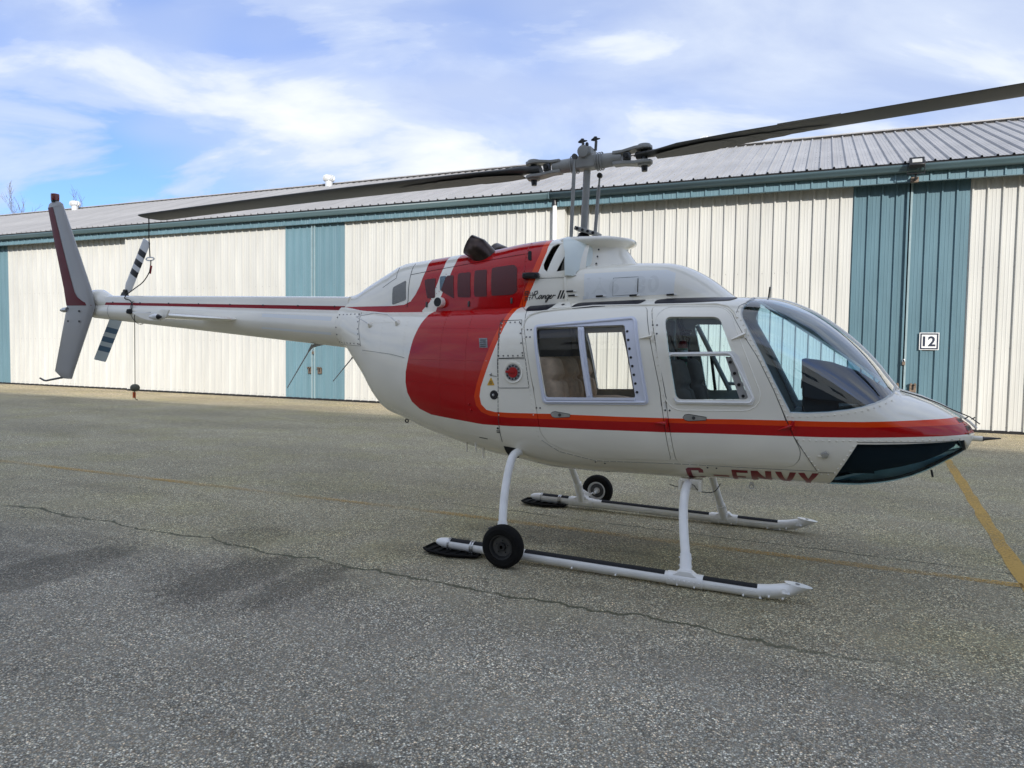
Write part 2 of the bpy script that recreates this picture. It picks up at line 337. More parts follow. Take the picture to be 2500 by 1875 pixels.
    gain = N(nd, 'ShaderNodeMix', data_type='RGBA', blend_type='MULTIPLY'); gain.inputs['Factor'].default_value = 1.0; gain.inputs[7].default_value = (3.10, 2.96, 2.56, 1); lk.new(base, gain.inputs[6])
    lk.new(gain.outputs[2], b.inputs['Base Color']); b.inputs['Roughness'].default_value = 0.82; b.inputs['Specular IOR Level'].default_value = 0.35
    bp = N(nd, 'ShaderNodeBump'); bp.inputs['Strength'].default_value = 0.55; bp.inputs['Distance'].default_value = 0.006
    hgt = mth('SUBTRACT', mth('MULTIPLY', mth('SUBTRACT', 1.0, vo.outputs['Distance']), 0.8), mth('MULTIPLY', ck, 2.0))
    lk.new(hgt, bp.inputs['Height']); lk.new(bp.outputs[0], b.inputs['Normal'])
    return m
GROUND_M = HANGAR_M.copy(); GROUND_M.translation = (0, 0, 0)     # x along the hangar, y towards it, origin under the camera
g = MB().add([(-900, -900, 0), (900, -900, 0), (900, 900, 0), (-900, 900, 0)], [(0, 1, 2, 3)]).obj('apron', ground_material(), smooth=False)
g.matrix_world = GROUND_M; tag(g, 'worn grey and olive asphalt apron with cracks and stains', 'ground', kind='structure')
def paint_material():
    m = mat('worn_yellow_paint', (0.56, 0.34, 0.07), 0.75); nt = m.node_tree; nd, lk = nt.nodes, nt.links; b = nd['Principled BSDF']
    tc = N(nd, 'ShaderNodeTexCoord'); nz = N(nd, 'ShaderNodeTexNoise'); nz.inputs['Scale'].default_value = 60; nz.inputs['Detail'].default_value = 6; nz.inputs['Roughness'].default_value = 0.7
    n2_ = N(nd, 'ShaderNodeTexNoise'); n2_.inputs['Scale'].default_value = 1.1; n2_.inputs['Detail'].default_value = 3
    at = N(nd, 'ShaderNodeAttribute'); at.attribute_name = 'wear'
    lk.new(tc.outputs['Object'], nz.inputs['Vector']); lk.new(tc.outputs['Object'], n2_.inputs['Vector'])
    a = N(nd, 'ShaderNodeMath', operation='ADD'); lk.new(nz.outputs['Fac'], a.inputs[0]); lk.new(at.outputs['Fac'], a.inputs[1])
    a2 = N(nd, 'ShaderNodeMath', operation='MULTIPLY_ADD'); lk.new(n2_.outputs['Fac'], a2.inputs[0]); a2.inputs[1].default_value = 0.5; lk.new(a.outputs[0], a2.inputs[2])
    r = ramp(nd, [(0.62, 0.0), (0.92, 0.85)]); lk.new(a2.outputs[0], r.inputs[0]); lk.new(r.outputs[0], b.inputs['Alpha'])
    return m
PAINTY = paint_material()
def stripe_on_ground(p0, p1, wid, wear0, wear1, edge=0.012):
    a, c = Vector(p0), Vector(p1); d = (c - a).normalized(); nn = Vector((-d.y, d.x)); L = (c - a).length; k = max(2, int(L / 0.25)); V, F, W = [], [], []
    rnd = random.Random(int(L * 100))
    for i in range(k + 1):
        t = i / k; q = a + (c - a) * t
        for sgn in (-1, 1):
            w = q + nn * sgn * (wid / 2 + rnd.uniform(-edge, edge)); V.append((w.x, w.y, 0.004)); W.append(wear0 + (wear1 - wear0) * t)
        if i: F.append((2 * i - 2, 2 * i - 1, 2 * i + 1, 2 * i))
    me = bpy.data.meshes.new('apron_marking'); me.from_pydata(V, [], F); me.materials.append(PAINTY)
    at = me.attributes.new('wear', 'FLOAT', 'POINT'); at.data.foreach_set('value', W)
    return link(bpy.data.objects.new('apron_marking', me))
tag(stripe_on_ground((3.22, 4.22), (6.35, 10.3), 0.105, 0.17, 0.08), 'bold yellow painted line running out from the hangar doors', 'marking', kind='structure')
tag(stripe_on_ground((-9.5, 10.35), (-0.6, 6.52), 0.10, -0.07, -0.05), 'faint worn yellow line on open asphalt behind the tail', 'marking', kind='structure')
tag(stripe_on_ground((-0.6, 6.52), (3.42, 4.66), 0.10, -0.05, 0.04), 'worn yellow line passing under the helicopter cabin', 'marking', kind='structure')
# ------------------------------------------------------------------ hangar across the apron
CREAM = mat('cream_steel', (0.585, 0.58, 0.54), 0.5, var=0.10, vscale=1.6, streak=(3, 3, 0.3), spec=0.3, objvar=0.06)
BLUE_L = mat('pale_blue_steel', (0.145, 0.245, 0.285), 0.45, var=0.10, vscale=1.5, streak=(4, 4, 0.4), spec=0.4, objvar=0.08)
BLUE_R = mat('teal_blue_steel', (0.115, 0.205, 0.245), 0.45, var=0.14, vscale=1.5, streak=(4, 4, 0.5), spec=0.4, objvar=0.10)
BLUE_T = mat('pale_blue_trim', (0.27, 0.36, 0.38), 0.45, var=0.1)
TRIM = mat('teal_trim', (0.08, 0.128, 0.14), 0.4, var=0.12, vscale=1.0, streak=(0.6, 3, 3))
ROOFM = mat('galvanised_roof', (0.41, 0.402, 0.395), 0.5, metal=0.15, var=0.15, vscale=0.9, streak=(2.5, 0.5, 1), objvar=0.07)
VENTM = mat('vent_aluminium', (0.72, 0.73, 0.72), 0.4, metal=0.3, var=0.1)
PVC = mat('white_pvc', (0.82, 0.82, 0.80), 0.4)
GAP = mat('dark_gap', (0.012, 0.012, 0.013), 0.9)
LATCH = mat('rusty_latch_steel', (0.22, 0.17, 0.13), 0.55, metal=0.6, var=0.4, vscale=30)
SCREWM = mat('screw_heads_zinc', (0.30, 0.30, 0.29), 0.5, metal=0.4)
SIGNW = mat('sign_white', (0.80, 0.80, 0.78), 0.45)
SIGNK = mat('sign_navy', (0.018, 0.025, 0.05), 0.45)
hangar = empty('hangar', HANGAR_M, 'long cream steel hangar with blue door strips and ribbed grey roof', 'hangar')
def rib_profile(width, nrib, h, minor=0.004):
    p = width / nrib; pts = []
    for i in range(nrib):
        x = i * p
        pts += [(x, 0), (x + 0.012, 0), (x + 0.024, -h), (x + 0.050, -h), (x + 0.062, 0)]
        for fr in (0.48, 0.72):
            c = x + p * fr; pts += [(c - 0.012, 0), (c - 0.006, -minor), (c + 0.006, -minor), (c + 0.012, 0)]
    pts.append((width, 0)); return pts
def sheet_mesh(name, width, nrib, height, h, m, thick=0.0):
    pr = rib_profile(width, nrib, h); n = len(pr); b = MB()
    b.add([(x, y, 0) for x, y in pr] + [(x, y, height) for x, y in pr], [(i, i + 1, n + i + 1, n + i) for i in range(n - 1)])
    return b.mesh(name, m, smooth=False, fix=False)
SHEETS = {}
def leaf(s0, s1, y, z0, z1, m, name='sliding_door', label=None):
    k = max(1, round((s1 - s0) / 0.7605)); w = (s1 - s0) / k; nr = max(1, round(w / 0.2535))
    root = MB().box(((s0 + s1) / 2, y + 0.03, (z0 + z1) / 2), (s1 - s0 - 0.01, 0.05, z1 - z0 - 0.004)).obj(name, m, hangar, smooth=False)
    if label: root['label'] = label
    for i in range(k):
        key = (m.name, round(w, 3), nr, round(z1 - z0, 2))
        if key not in SHEETS: SHEETS[key] = sheet_mesh('cladding_sheet', w, nr, z1 - z0, 0.038, m)
        o = bpy.data.objects.new('cladding_sheet', SHEETS[key]); link(o, root); o.location = (s0 + i * w, y - 0.0015 * (i % 2), z0)
    return root
ZT = 4.98
leaf(-40.0, -26.62, 0.0, 0.05, ZT, BLUE_L, label='pale blue door leaf')
leaf(-26.62, -20.45, 0.0, 0.05, ZT, CREAM)
leaf(-20.45, -14.0, -0.2, 0.05, ZT, CREAM)
leaf(-14.0, -13.01, -0.2, 0.05, ZT, BLUE_L, label='pale blue door leaf')
leaf(-12.97, -11.96, -0.2, 0.05, ZT, BLUE_L, label='pale blue door leaf')
leaf(-11.96, -5.87, -0.2, 0.05, ZT, CREAM)
leaf(-5.62, 0.575, 0.0, 0.05, ZT, CREAM)
leaf(0.575, 1.59, 0.0, 0.05, ZT, BLUE_R, label='teal blue door leaf')
leaf(1.615, 2.645, 0.0, 0.05, ZT, BLUE_R, label='teal blue door leaf')
leaf(2.645, 14.8, 0.0, 0.05, ZT, CREAM)
def hb(name, c, d, m, bevel=0.0, parent=hangar): return MB().box(c, d).obj(name, m, parent, smooth=False, bevel=bevel)
hb('backing_wall', (-12, 0.30, 2.6), (56, 0.1, 5.1), GAP)
hb('bottom_track', (-12.7, 0.02, 0.028), (54, 0.09, 0.056), GAP)
hb('bottom_track', (-13.15, -0.19, 0.028), (14.6, 0.09, 0.056), GAP)
hb('door_jamb', (-5.735, -0.11, 2.5), (0.23, 0.26, 4.96), CREAM, 0.004)
for s, y, m in ((-13.035, -0.25, BLUE_T), (-12.945, -0.25, BLUE_T), (1.572, -0.05, BLUE_R), (1.634, -0.05, BLUE_T)):
    hb('door_edge_trim', (s, y, 2.5), (0.036, 0.03, 4.9), m, 0.003)
# fascia sheets, gutter, roof
key = sheet_mesh('fascia_sheet', 0.915, 3, 0.17, 0.030, BLUE_L)
fas = MB().box((-12, -0.28, 4.99), (55.6, 0.05, 0.155)).obj('fascia', BLUE_L, hangar, smooth=False)
for i in range(60):
    o = bpy.data.objects.new('fascia_sheet', key); link(o, fas); o.location = (-39.9 + i * 0.915, -0.312, 4.905)
hb('fascia_drip_edge', (-12, -0.305, 4.893), (55.6, 0.08, 0.012), TRIM)
hb('eave_soffit', (-12, -0.12, 5.085), (55.6, 0.5, 0.02), GAP)
GP = [(-0.335, 5.21), (-0.335, 5.075), (-0.43, 5.07), (-0.455, 5.10), (-0.46, 5.135), (-0.485, 5.165), (-0.49, 5.20), (-0.475, 5.205), (-0.468, 5.185)]
for s0, s1 in ((-39.9, -5.955), (-5.945, 15.0)):
    b = MB(); n = len(GP)
    b.add([(s0, y, z) for y, z in GP] + [(s1, y, z) for y, z in GP], [(i, i + 1, n + i + 1, n + i) for i in range(n - 1)])
    o = b.obj('gutter', TRIM, hangar, ang=20, fix=False); so = o.modifiers.new('thick', 'SOLIDIFY'); so.thickness = 0.004
hb('gutter_joint', (-5.95, -0.415, 5.138), (0.035, 0.165, 0.15), TRIM, 0.004)
hb('eave_closure', (-12.4, -0.40, 5.222), (54.8, 0.10, 0.03), GAP)
EY, EZ, RY, RZ = -0.46, 5.245, 5.5, 7.48
RL = math.hypot(RY - EY, RZ - EZ); RA = math.atan2(RZ - EZ, RY - EY)
roof = MB().add([(-39.9, EY + 0.03, EZ - 0.03), (15, EY + 0.03, EZ - 0.03), (15, RY, RZ - 0.04), (-39.9, RY, RZ - 0.04), (-39.9, 2 * RY - EY, EZ - 0.03), (15, 2 * RY - EY, EZ - 0.03)], [(0, 1, 2, 3), (3, 2, 5, 4)]).obj('roof', ROOFM, hangar, smooth=False)
rs = sheet_mesh('roof_sheet', 0.7605, 3, RL, 0.034, ROOFM)
for i in range(72):
    o = bpy.data.objects.new('roof_sheet', rs); link(o, roof)
    # sheet local: x along, y rib depth (-), z up the slope
    o.matrix_local = Matrix.Translation((-39.9 + i * 0.7605, EY, EZ + 0.002 * (i % 2))) @ Matrix.Rotation(RA - pi / 2, 4, 'X')
MB().box((-12.45, RY, RZ + 0.03), (55.1, 0.32, 0.03)).obj('ridge_cap', ROOFM, roof, smooth=False)
for s in (-39.9, 15.0):
    MB().add([(s, 0.05, 0), (s, 2 * RY, 0), (s, 2 * RY, EZ), (s, RY, RZ - 0.06), (s, 0.05, EZ - 0.05)], [(0, 1, 2, 3, 4)]).obj('gable_wall', CREAM, hangar, smooth=False)
MB().add([(-39.9, 2 * RY, 0), (15, 2 * RY, 0), (15, 2 * RY, EZ), (-39.9, 2 * RY, EZ)], [(0, 1, 2, 3)]).obj('rear_wall', CREAM, hangar, smooth=False)
# screw heads (too many to pick apart)
b = MB()
def scr(c, d): b.box(c, d)
for i in range(216):
    s = -39.8 + i * 0.2535 + 0.11
    y = -0.202 if -20.45 < s < -5.9 else -0.002
    for z in (0.12, 1.65, 3.22): scr((s, y, z), (0.014, 0.008, 0.014))
tag(b.obj('wall_screws', SCREWM, hangar, smooth=False), kind='stuff')
b = MB()
for i in range(216):
    s = -39.8 + i * 0.2535 + 0.085
    for k in range(7):
        t = (k + 0.15) / 6.6; yy = EY + (RY - EY) * t; zz = EZ + (RZ - EZ) * t
        for ds in ((0, 0.07) if i % 3 == 0 else (0,)): scr((s + ds, yy, zz + 0.004), (0.018, 0.02, 0.012))
tag(b.obj('roof_screws', SCREWM, hangar, smooth=False), kind='stuff')
# turbine vents
for s in (-30.33, -16.62, -3.17):
    z0 = 7.36; b = MB(); b.lathe([(0.135, z0 - 0.35), (0.135, z0 + 0.17), (0.15, z0 + 0.18)], (s, RY - 0.35, 0), n=20)
    v = b.obj('roof_vent', VENTM, hangar)
    t = MB(); t.lathe([(0.145, 0.17), (0.18, 0.20), (0.20, 0.27), (0.18, 0.35), (0.11, 0.395), (0.02, 0.41)], (s, RY - 0.35, z0), n=24); t.obj('turbine_head', VENTM, v)
    for k in range(16):
        a = 2 * pi * k / 16; f = MB()
        f.tube([(s + r * cos(a + d), RY - 0.35 + r * sin(a + d), z0 + h) for r, h, d in ((0.15, 0.175, 0), (0.195, 0.205, 0.06), (0.213, 0.27, 0.12), (0.195, 0.345, 0.18), (0.12, 0.395, 0.24))], 0.013, n=5); f.obj('fin', VENTM, v)
# downspout
b = MB(); b.tube([(-5.84, -0.33, 0.02), (-5.84, -0.33, 4.93)], 0.052, 16); ds = b.obj('downspout', PVC, hangar)
b = MB(); b.tube([(-5.84, -0.33, 4.92), (-5.84, -0.33, 4.985), (-5.84, -0.34, 5.02), (-5.84, -0.35, 5.07)], [0.062, 0.062, 0.05, 0.045], 14); b.obj('outlet_elbow', BLACK, ds)
for z in (1.4, 3.6):
    b = MB(); b.box((-5.84, -0.33, z), (0.125, 0.115, 0.03)); b.obj('pipe_strap', STEEL, ds, bevel=0.004)
# latches and padlocks on the door pairs
for s, y in ((-13.11, -0.2), (-12.78, -0.2), (1.477, 0.0), (1.788, 0.0)):
    l = hb('door_latch', (s, y - 0.035, 0.83), (0.125, 0.05, 0.17), LATCH, 0.008)
    for q in (-0.035, 0.035):
        b = MB(); b.lathe([(0.02, -0.05), (0.02, 0.02)], (s + q, y - 0.06, 0.915), (0, 1, 0), 10); b.obj('latch_knob', LATCH, l)
    hb('latch_slot', (s, y - 0.063, 0.845), (0.03, 0.01, 0.09), GAP, parent=l)
for s, y, lab in ((-12.985, -0.265, 'small padlock hanging on the pale blue doors behind the tail boom'), (1.605, -0.075, 'small padlock hanging on the teal doors below the number sign')):
    p = empty('padlock', HANGAR_M @ Matrix.Translation((s, y, 1.30)), lab, 'padlock', 'padlocks on the hangar doors')
    MB().box((0, -0.015, 0.03), (0.055, 0.03, 0.07)).obj('body', LATCH, p, bevel=0.006)
    b = MB(); b.tube([(-0.018, -0.015, 0.06), (-0.018, -0.015, 0.10), (0, -0.015, 0.118), (0.018, -0.015, 0.10), (0.018, -0.015, 0.06)], 0.006, 8); b.obj('shackle', STEEL, p)
# number sign
sg = empty('door_sign', HANGAR_M @ Matrix.Translation((2.043, -0.045, 1.78)), 'square white sign with a navy border reading 12', 'sign')
MB().box((0, 0, 0), (0.345, 0.006, 0.345)).obj('sign_plate', SIGNW, sg, bevel=0.001)
for c, d in (((0, -0.005, 0.146), (0.315, 0.004, 0.026)), ((0, -0.005, -0.146), (0.315, 0.004, 0.026)), ((-0.1445, -0.005, 0), (0.026, 0.004, 0.266)), ((0.1445, -0.005, 0), (0.026, 0.004, 0.266))):
    MB().box(c, d).obj('border', SIGNK, sg, smooth=False)
me = text_mesh('12', 0.27, bold=0.008); me.materials.clear(); me.materials.append(SIGNK)
xs = [v.co.x for v in me.vertices]; ys = [v.co.y for v in me.vertices]; cx0, cy0 = (min(xs) + max(xs)) / 2, (min(ys) + max(ys)) / 2
for v in me.vertices: v.co = Vector((v.co.x - cx0, -0.0055 - v.co.z, v.co.y - cy0))
link(bpy.data.objects.new('numerals', me), sg)
# floodlight on the eave
fl = empty('floodlight', HANGAR_M @ Matrix.Translation((1.64, -0.53, 5.0)), 'black floodlight and bracket fixed to the eave over the teal doors', 'floodlight')
MB().box((0, -0.08, 0.20), (0.26, 0.10, 0.20), Matrix.Rotation(radians(-32), 3, 'X')).obj('lamp_head', BLACK, fl, bevel=0.012)
MB().box((0, -0.125, 0.225), (0.17, 0.02, 0.09), Matrix.Rotation(radians(-32), 3, 'X')).obj('lens', mat('lamp_lens', (0.45, 0.45, 0.43), 0.2), fl, bevel=0.006)
for q in (-0.145, 0.145): MB().box((q, -0.02, 0.12), (0.012, 0.05, 0.26)).obj('bracket_arm', BLACK, fl, bevel=0.003)
MB().box((0, -0.02, 0.005), (0.30, 0.06, 0.014)).obj('bracket', BLACK, fl, bevel=0.003)
b = MB(); b.tube([(0, 0.02, 0.0), (0, 0.03, -0.07), (0, 0.12, -0.09), (0, 0.23, -0.09)], 0.02, 8); b.obj('bracket_stem', BLACK, fl)
MB().box((0.0, 0.18, -0.075), (0.14, 0.09, 0.11)).obj('junction_box', LATCH, fl, bevel=0.01)

# ------------------------------------------------------------------ tall hangar behind the camera that keeps the apron in shade
opp = empty('opposite_hangar', GROUND_M @ Matrix.Translation((9, -11.6, 0)), 'unseen tall hangar across the apron, pale to bounce light, with a row of high windows', 'hangar')
OPW = mat('pale_bounce_cladding', (0.84, 0.81, 0.71), 0.6, var=0.08, vscale=1.0, streak=(3, 3, 0.4))  # cladding made pale to bounce light onto the helicopter's near side
OH = 0.48 * (DH + 11.6 - 2.9)
ow = MB().add([(-24, 0, 0), (26, 0, 0), (26, 0, OH), (-24, 0, OH)], [(0, 1, 2, 3)]).obj('front_wall', OPW, opp, smooth=False)
osheet = sheet_mesh('cladding_sheet', 1.0, 4, OH, 0.03, OPW)
for i in range(50):
    o = bpy.data.objects.new('cladding_sheet', osheet); link(o, ow); o.matrix_local = Matrix.Translation((-24 + i + 1, 0.002, 0)) @ Matrix.Rotation(pi, 4, 'Z')
for s in (-24, 26): MB().add([(s, 0, 0), (s, -20, 0), (s, -20, OH), (s, -10, OH + 2.5), (s, 0, OH)], [(0, 1, 2, 3, 4)]).obj('gable_wall', OPW, opp, smooth=False)
MB().add([(-24, -20, 0), (26, -20, 0), (26, -20, OH), (-24, -20, OH)], [(0, 1, 2, 3)]).obj('rear_wall', OPW, opp, smooth=False)
MB().add([(-24.3, 0.0, OH - 0.02), (26.3, 0.0, OH - 0.02), (26.3, -10, OH + 2.5), (-24.3, -10, OH + 2.5), (-24.3, -20.3, OH - 0.08), (26.3, -20.3, OH - 0.08)], [(0, 1, 2, 3), (3, 2, 5, 4)]).obj('roof', ROOFM, opp, smooth=False)
for i in range(12):
    w = MB().box((-21.5 + i * 4.1, 0.03, 8.6), (2.2, 0.06, 1.2)).obj('window', SIGNW, opp, bevel=0.01)
    for q in (-0.53, 0.53): MB().box((-21.5 + i * 4.1 + q, 0.062, 8.6), (0.98, 0.02, 1.04)).obj('pane', DARKIN, w)
ODK = mat('dark_reflected_doors', (0.07, 0.068, 0.062), 0.5)  # dark doors added so the glossy near side reflects something dark
for i in range(8):
    MB().box((-20.9 + i * 6.25, 0.06 + 0.03 * (i % 2), 3.1), (6.15, 0.08, 6.2)).obj('sliding_door', ODK, opp)

# ------------------------------------------------------------------ bare trees beyond the hangar
BARK = mat('bare_bark', (0.15, 0.125, 0.115), 0.9, var=0.25, vscale=3)
def bare_tree(s, off, h, seed, label):
    rnd = random.Random(seed); root = empty('bare_tree', HANGAR_M @ Matrix.Translation((s, off, 0)), label, 'tree', 'bare trees beyond the hangar')
    tr, cr = MB(), MB()
    def grow(p, d, L, r, lvl):
        pts = [p]; q = p.copy(); dd = d.copy(); n = 5 if lvl < 2 else 3
        for k in range(n):
            dd = (dd + Vector((rnd.gauss(0, 0.09), rnd.gauss(0, 0.09), 0.05 + rnd.gauss(0, 0.04)))).normalized(); q = q + dd * L / n; pts.append(q.copy())
        rr = [r * (1 - 0.62 * k / n) for k in range(n + 1)]
        (tr if lvl == 0 else cr).tube(pts, rr, 7 if lvl < 2 else 4, cap=False)
        if lvl >= 5: return
        kids = (6, 4, 4, 3, 3)[lvl]
        for k in range(kids):
            t = 0.35 + 0.65 * (k + rnd.random()) / kids if lvl == 0 else 0.2 + 0.8 * (k + rnd.random()) / kids
            i = min(n - 1, int(t * n)); pp = pts[i].lerp(pts[i + 1], t * n - i)
            ax = Vector((rnd.gauss(0, 1), rnd.gauss(0, 1), 0.25)).normalized(); nd_ = (dd * 0.9 + ax * rnd.uniform(0.45, 0.85) + Vector((0, 0, 0.25))).normalized()
            grow(pp, nd_, L * rnd.uniform(0.46, 0.66), max(0.009, rr[i] * rnd.uniform(0.42, 0.6)), lvl + 1)
    grow(Vector((0, 0, 0)), Vector((0, 0, 1)), h * 0.62, h * 0.016, 0)
    tr.obj('trunk', BARK, root, fix=False); tag(cr.obj('crown', BARK, root, fix=False), kind='stuff')
bare_tree(-45.2, 13.5, 9.4, 3, 'bare twiggy tree standing above the roof beside the tail fin')
bare_tree(-49.6, 14.5, 10.2, 11, 'tallest bare tree with dense twigs at the far blue end of the hangar')
bare_tree(-42.2, 12.8, 8.3, 19, 'low bare tree with thin spreading twigs right behind the fin beacon')

# loose grit swept against the hangar and scattered over the apron
rg = random.Random(5); b = MB()
for k in range(1500):
    if k < 900: s_, o_ = rg.uniform(-30, 6), DH - 0.12 - abs(rg.gauss(0, 0.45)); sz = rg.uniform(0.006, 0.022)
    else: s_, o_ = rg.uniform(-9, 5), rg.uniform(1.6, 12); sz = rg.uniform(0.003, 0.008)
    V = [(s_ + sz * rg.uniform(0.6, 1.2) * cos(a), o_ + sz * rg.uniform(0.6, 1.2) * sin(a), 0.0) for a in (0.0, 1.4, 2.9, 4.5)] + [(s_ + sz * rg.uniform(-0.3, 0.3), o_ + sz * rg.uniform(-0.3, 0.3), sz * rg.uniform(0.5, 1.0))]
    b.add(V, [(0, 1, 4), (1, 2, 4), (2, 3, 4), (3, 0, 4)])
gr_ = b.obj('loose_grit', mat('grit_stone', (0.30, 0.27, 0.21), 0.9, var=0.4, vscale=8), smooth=False); gr_.matrix_world = GROUND_M
tag(gr_, 'loose grit along the foot of the hangar doors and over the apron', 'grit', kind='stuff')
# ------------------------------------------------------------------ helicopter: lofted surfaces
def pchip(xs,ys,x):
    xs=np.asarray(xs,float);ys=np.asarray(ys,float);x=np.asarray(x,float)
    h=np.diff(xs);d=np.diff(ys)/h
    m=np.zeros(len(xs))
    for i in range(1,len(xs)-1):
        if d[i-1]*d[i]>0:
            w1=2*h[i]+h[i-1];w2=h[i]+2*h[i-1];m[i]=(w1+w2)/(w1/d[i-1]+w2/d[i])
    m[0]=d[0];m[-1]=d[-1]
    i=np.clip(np.searchsorted(xs,x)-1,0,len(xs)-2)
    t=np.clip((x-xs[i])/h[i],0,1)
    h00=2*t**3-3*t**2+1;h10=t**3-2*t**2+t;h01=-2*t**3+3*t**2;h11=t**3-t**2
    return h00*ys[i]+h10*h[i]*m[i]+h01*ys[i+1]+h11*h[i]*m[i+1]
class Loft:
    # rows: x, zb, zm, zt, w, nu, nl ; half section t 0(top centre)..1(bottom centre)
    def __init__(s,rows,tm=.5):
        R=np.array(sorted(rows));s.R=R;s.x0=R[0,0];s.x1=R[-1,0];s.tm=tm
    def par(s,x):
        return [pchip(s.R[:,0],s.R[:,k],x) for k in range(1,7)]
    def pt(s,x,t):
        x=np.asarray(x,float);t=np.asarray(t,float)
        zb,zm,zt,w,nu,nl=s.par(x)
        a=np.pi*t
        sn=np.clip(np.sin(a),0,1);cs=np.cos(a)
        n=np.where(cs>=0,nu,nl)
        y=w*np.power(sn,2/n)
        z=np.where(cs>=0,zm+(zt-zm)*np.power(np.abs(cs),2/n),zm-(zm-zb)*np.power(np.abs(cs),2/n))
        return y,z
    def t_of(s,x,z):
        zb,zm,zt,w,nu,nl=s.par(x)
        up=z>=zm
        n=np.where(up,nu,nl)
        q=np.where(up,(z-zm)/np.maximum(zt-zm,1e-6),(zm-z)/np.maximum(zm-zb,1e-6))
        q=np.clip(q,0,1)
        c=np.power(q,n/2)
        c=np.where(up,c,-c)
        return np.arccos(np.clip(c,-1,1))/np.pi
BODY=Loft([
#  x     zb    zm    zt    w    nu  nl
( 1.215,1.000,1.015,1.030,.015,2.0,2.0),
( 1.205,.975,1.015,1.055,.075,2.0,2.0),
( 1.172,.920,1.015,1.092,.150,2.0,2.1),
( 1.104,.865,1.015,1.142,.242,2.0,2.2),
( 1.026,.812,1.020,1.188,.318,2.0,2.3),
( .947,.762,1.025,1.228,.378,2.0,2.4),
( .825,.702,1.030,1.272,.448,2.1,2.5),
( .762,.680,1.035,1.292,.480,2.1,2.6),
( .709,.664,1.040,1.350,.502,2.1,2.6),
( .617,.645,1.050,1.470,.535,2.15,2.7),
( .526,.632,1.060,1.570,.562,2.2,2.8),
( .434,.626,1.070,1.655,.585,2.3,2.8),
( .342,.624,1.080,1.728,.605,2.4,2.9),
( .249,.624,1.090,1.792,.622,2.5,2.9),
( .155,.625,1.100,1.844,.635,2.6,3.0),
( .060,.625,1.110,1.884,.645,2.8,3.0),
(-.035,.624,1.120,1.910,.652,3.0,3.0),
(-.150,.610,1.130,1.922,.656,3.3,3.0),
(-.400,.598,1.150,1.924,.660,3.6,3.0),
(-.700,.578,1.160,1.922,.662,3.7,3.0),
(-1.00,.572,1.170,1.915,.662,3.7,3.0),
(-1.28,.562,1.180,1.905,.660,3.6,3.0),
(-1.60,.558,1.190,1.893,.655,3.5,2.9),
(-1.94,.594,1.210,1.880,.640,3.4,2.8),
(-2.17,.618,1.230,1.872,.618,3.3,2.7),
(-2.65,.712,1.280,1.860,.545,3.1,2.5),
(-2.88,.765,1.320,1.858,.495,2.9,2.4),
(-3.15,.850,1.390,1.858,.425,2.7,2.3),
(-3.34,.905,1.450,1.860,.370,2.5,2.2),
(-3.45,.995,1.500,1.864,.335,2.4,2.1),
(-3.58,1.170,1.570,1.868,.290,2.2,2.0),
(-3.73,1.355,1.640,1.875,.240,2.1,2.0),
(-3.80,1.440,1.668,1.880,.215,2.0,2.0),
(-3.87,1.472,1.675,1.880,.205,2.0,2.0)])
ENG=Loft([
(-1.30,1.70,1.80,2.400,.30,3.0,3.0),
(-1.55,1.70,1.80,2.408,.37,2.8,3.0),
(-1.77,1.70,1.80,2.404,.405,2.6,3.0),
(-2.01,1.70,1.80,2.383,.415,2.5,3.0),
(-2.285,1.70,1.80,2.339,.400,2.5,3.0),
(-2.63,1.70,1.80,2.307,.360,2.5,3.0),
(-3.02,1.70,1.80,2.266,.300,2.4,3.0),
(-3.18,1.70,1.80,2.249,.270,2.3,3.0),
(-3.26,1.70,1.80,2.228,.255,2.2,3.0),
(-3.37,1.70,1.80,2.176,.230,2.1,3.0),
(-3.595,1.70,1.80,2.060,.175,2.1,3.0),
(-3.77,1.72,1.80,1.970,.125,2.2,3.0),
(-3.87,1.74,1.80,1.955,.095,2.5,3.0)],)
FWD=Loft([
(-.30,1.80,1.85,1.915,.12,2.2,3.0),
(-.346,1.80,1.85,1.940,.19,2.2,3.0),
(-.427,1.80,1.85,2.004,.255,2.4,3.0),
(-.50,1.80,1.85,2.058,.290,2.6,3.0),
(-.623,1.80,1.85,2.128,.325,3.0,3.0),
(-.717,1.80,1.85,2.164,.340,3.4,3.0),
(-.82,1.80,1.85,2.182,.350,3.8,3.0),
(-1.10,1.80,1.85,2.186,.365,4.2,3.0),
(-1.40,1.80,1.85,2.180,.375,4.2,3.0),
(-1.90,1.80,1.85,2.170,.385,4.2,3.0)])
def dens(pts, step=0.03, closed=True):
    out = []; n = len(pts)
    for i in range(n if closed else n - 1):
        a, b = np.array(pts[i], float), np.array(pts[(i + 1) % n], float); k = max(1, int(np.linalg.norm(b - a) / step))
        out += [tuple(a + (b - a) * j / k) for j in range(k)]
    if not closed: out.append(tuple(pts[-1]))
    return out
def inside(px, py, poly):
    c = np.zeros(len(px), bool); n = len(poly); j = n - 1
    for i in range(n):
        xi, yi = poly[i]; xj, yj = poly[j]
        if yi != yj:
            m = ((yi > py) != (yj > py)) & (px < (xj - xi) * (py - yi) / (yj - yi) + xi); c ^= m
        j = i
    return c
def rounded(poly, r, n=5):
    """round the corners of a polygon"""
    out = []; m = len(poly)
    for i in range(m):
        p = Vector(poly[i]); a = Vector(poly[i - 1]); b = Vector(poly[(i + 1) % m]); u = (a - p); w = (b - p); q = min(r, u.length * 0.48, w.length * 0.48)
        s, e = p + u.normalized() * q, p + w.normalized() * q
        for k in range(n + 1):
            t = k / n; out.append(tuple((1 - t) ** 2 * s + 2 * t * (1 - t) * p + t * t * e))
    return out
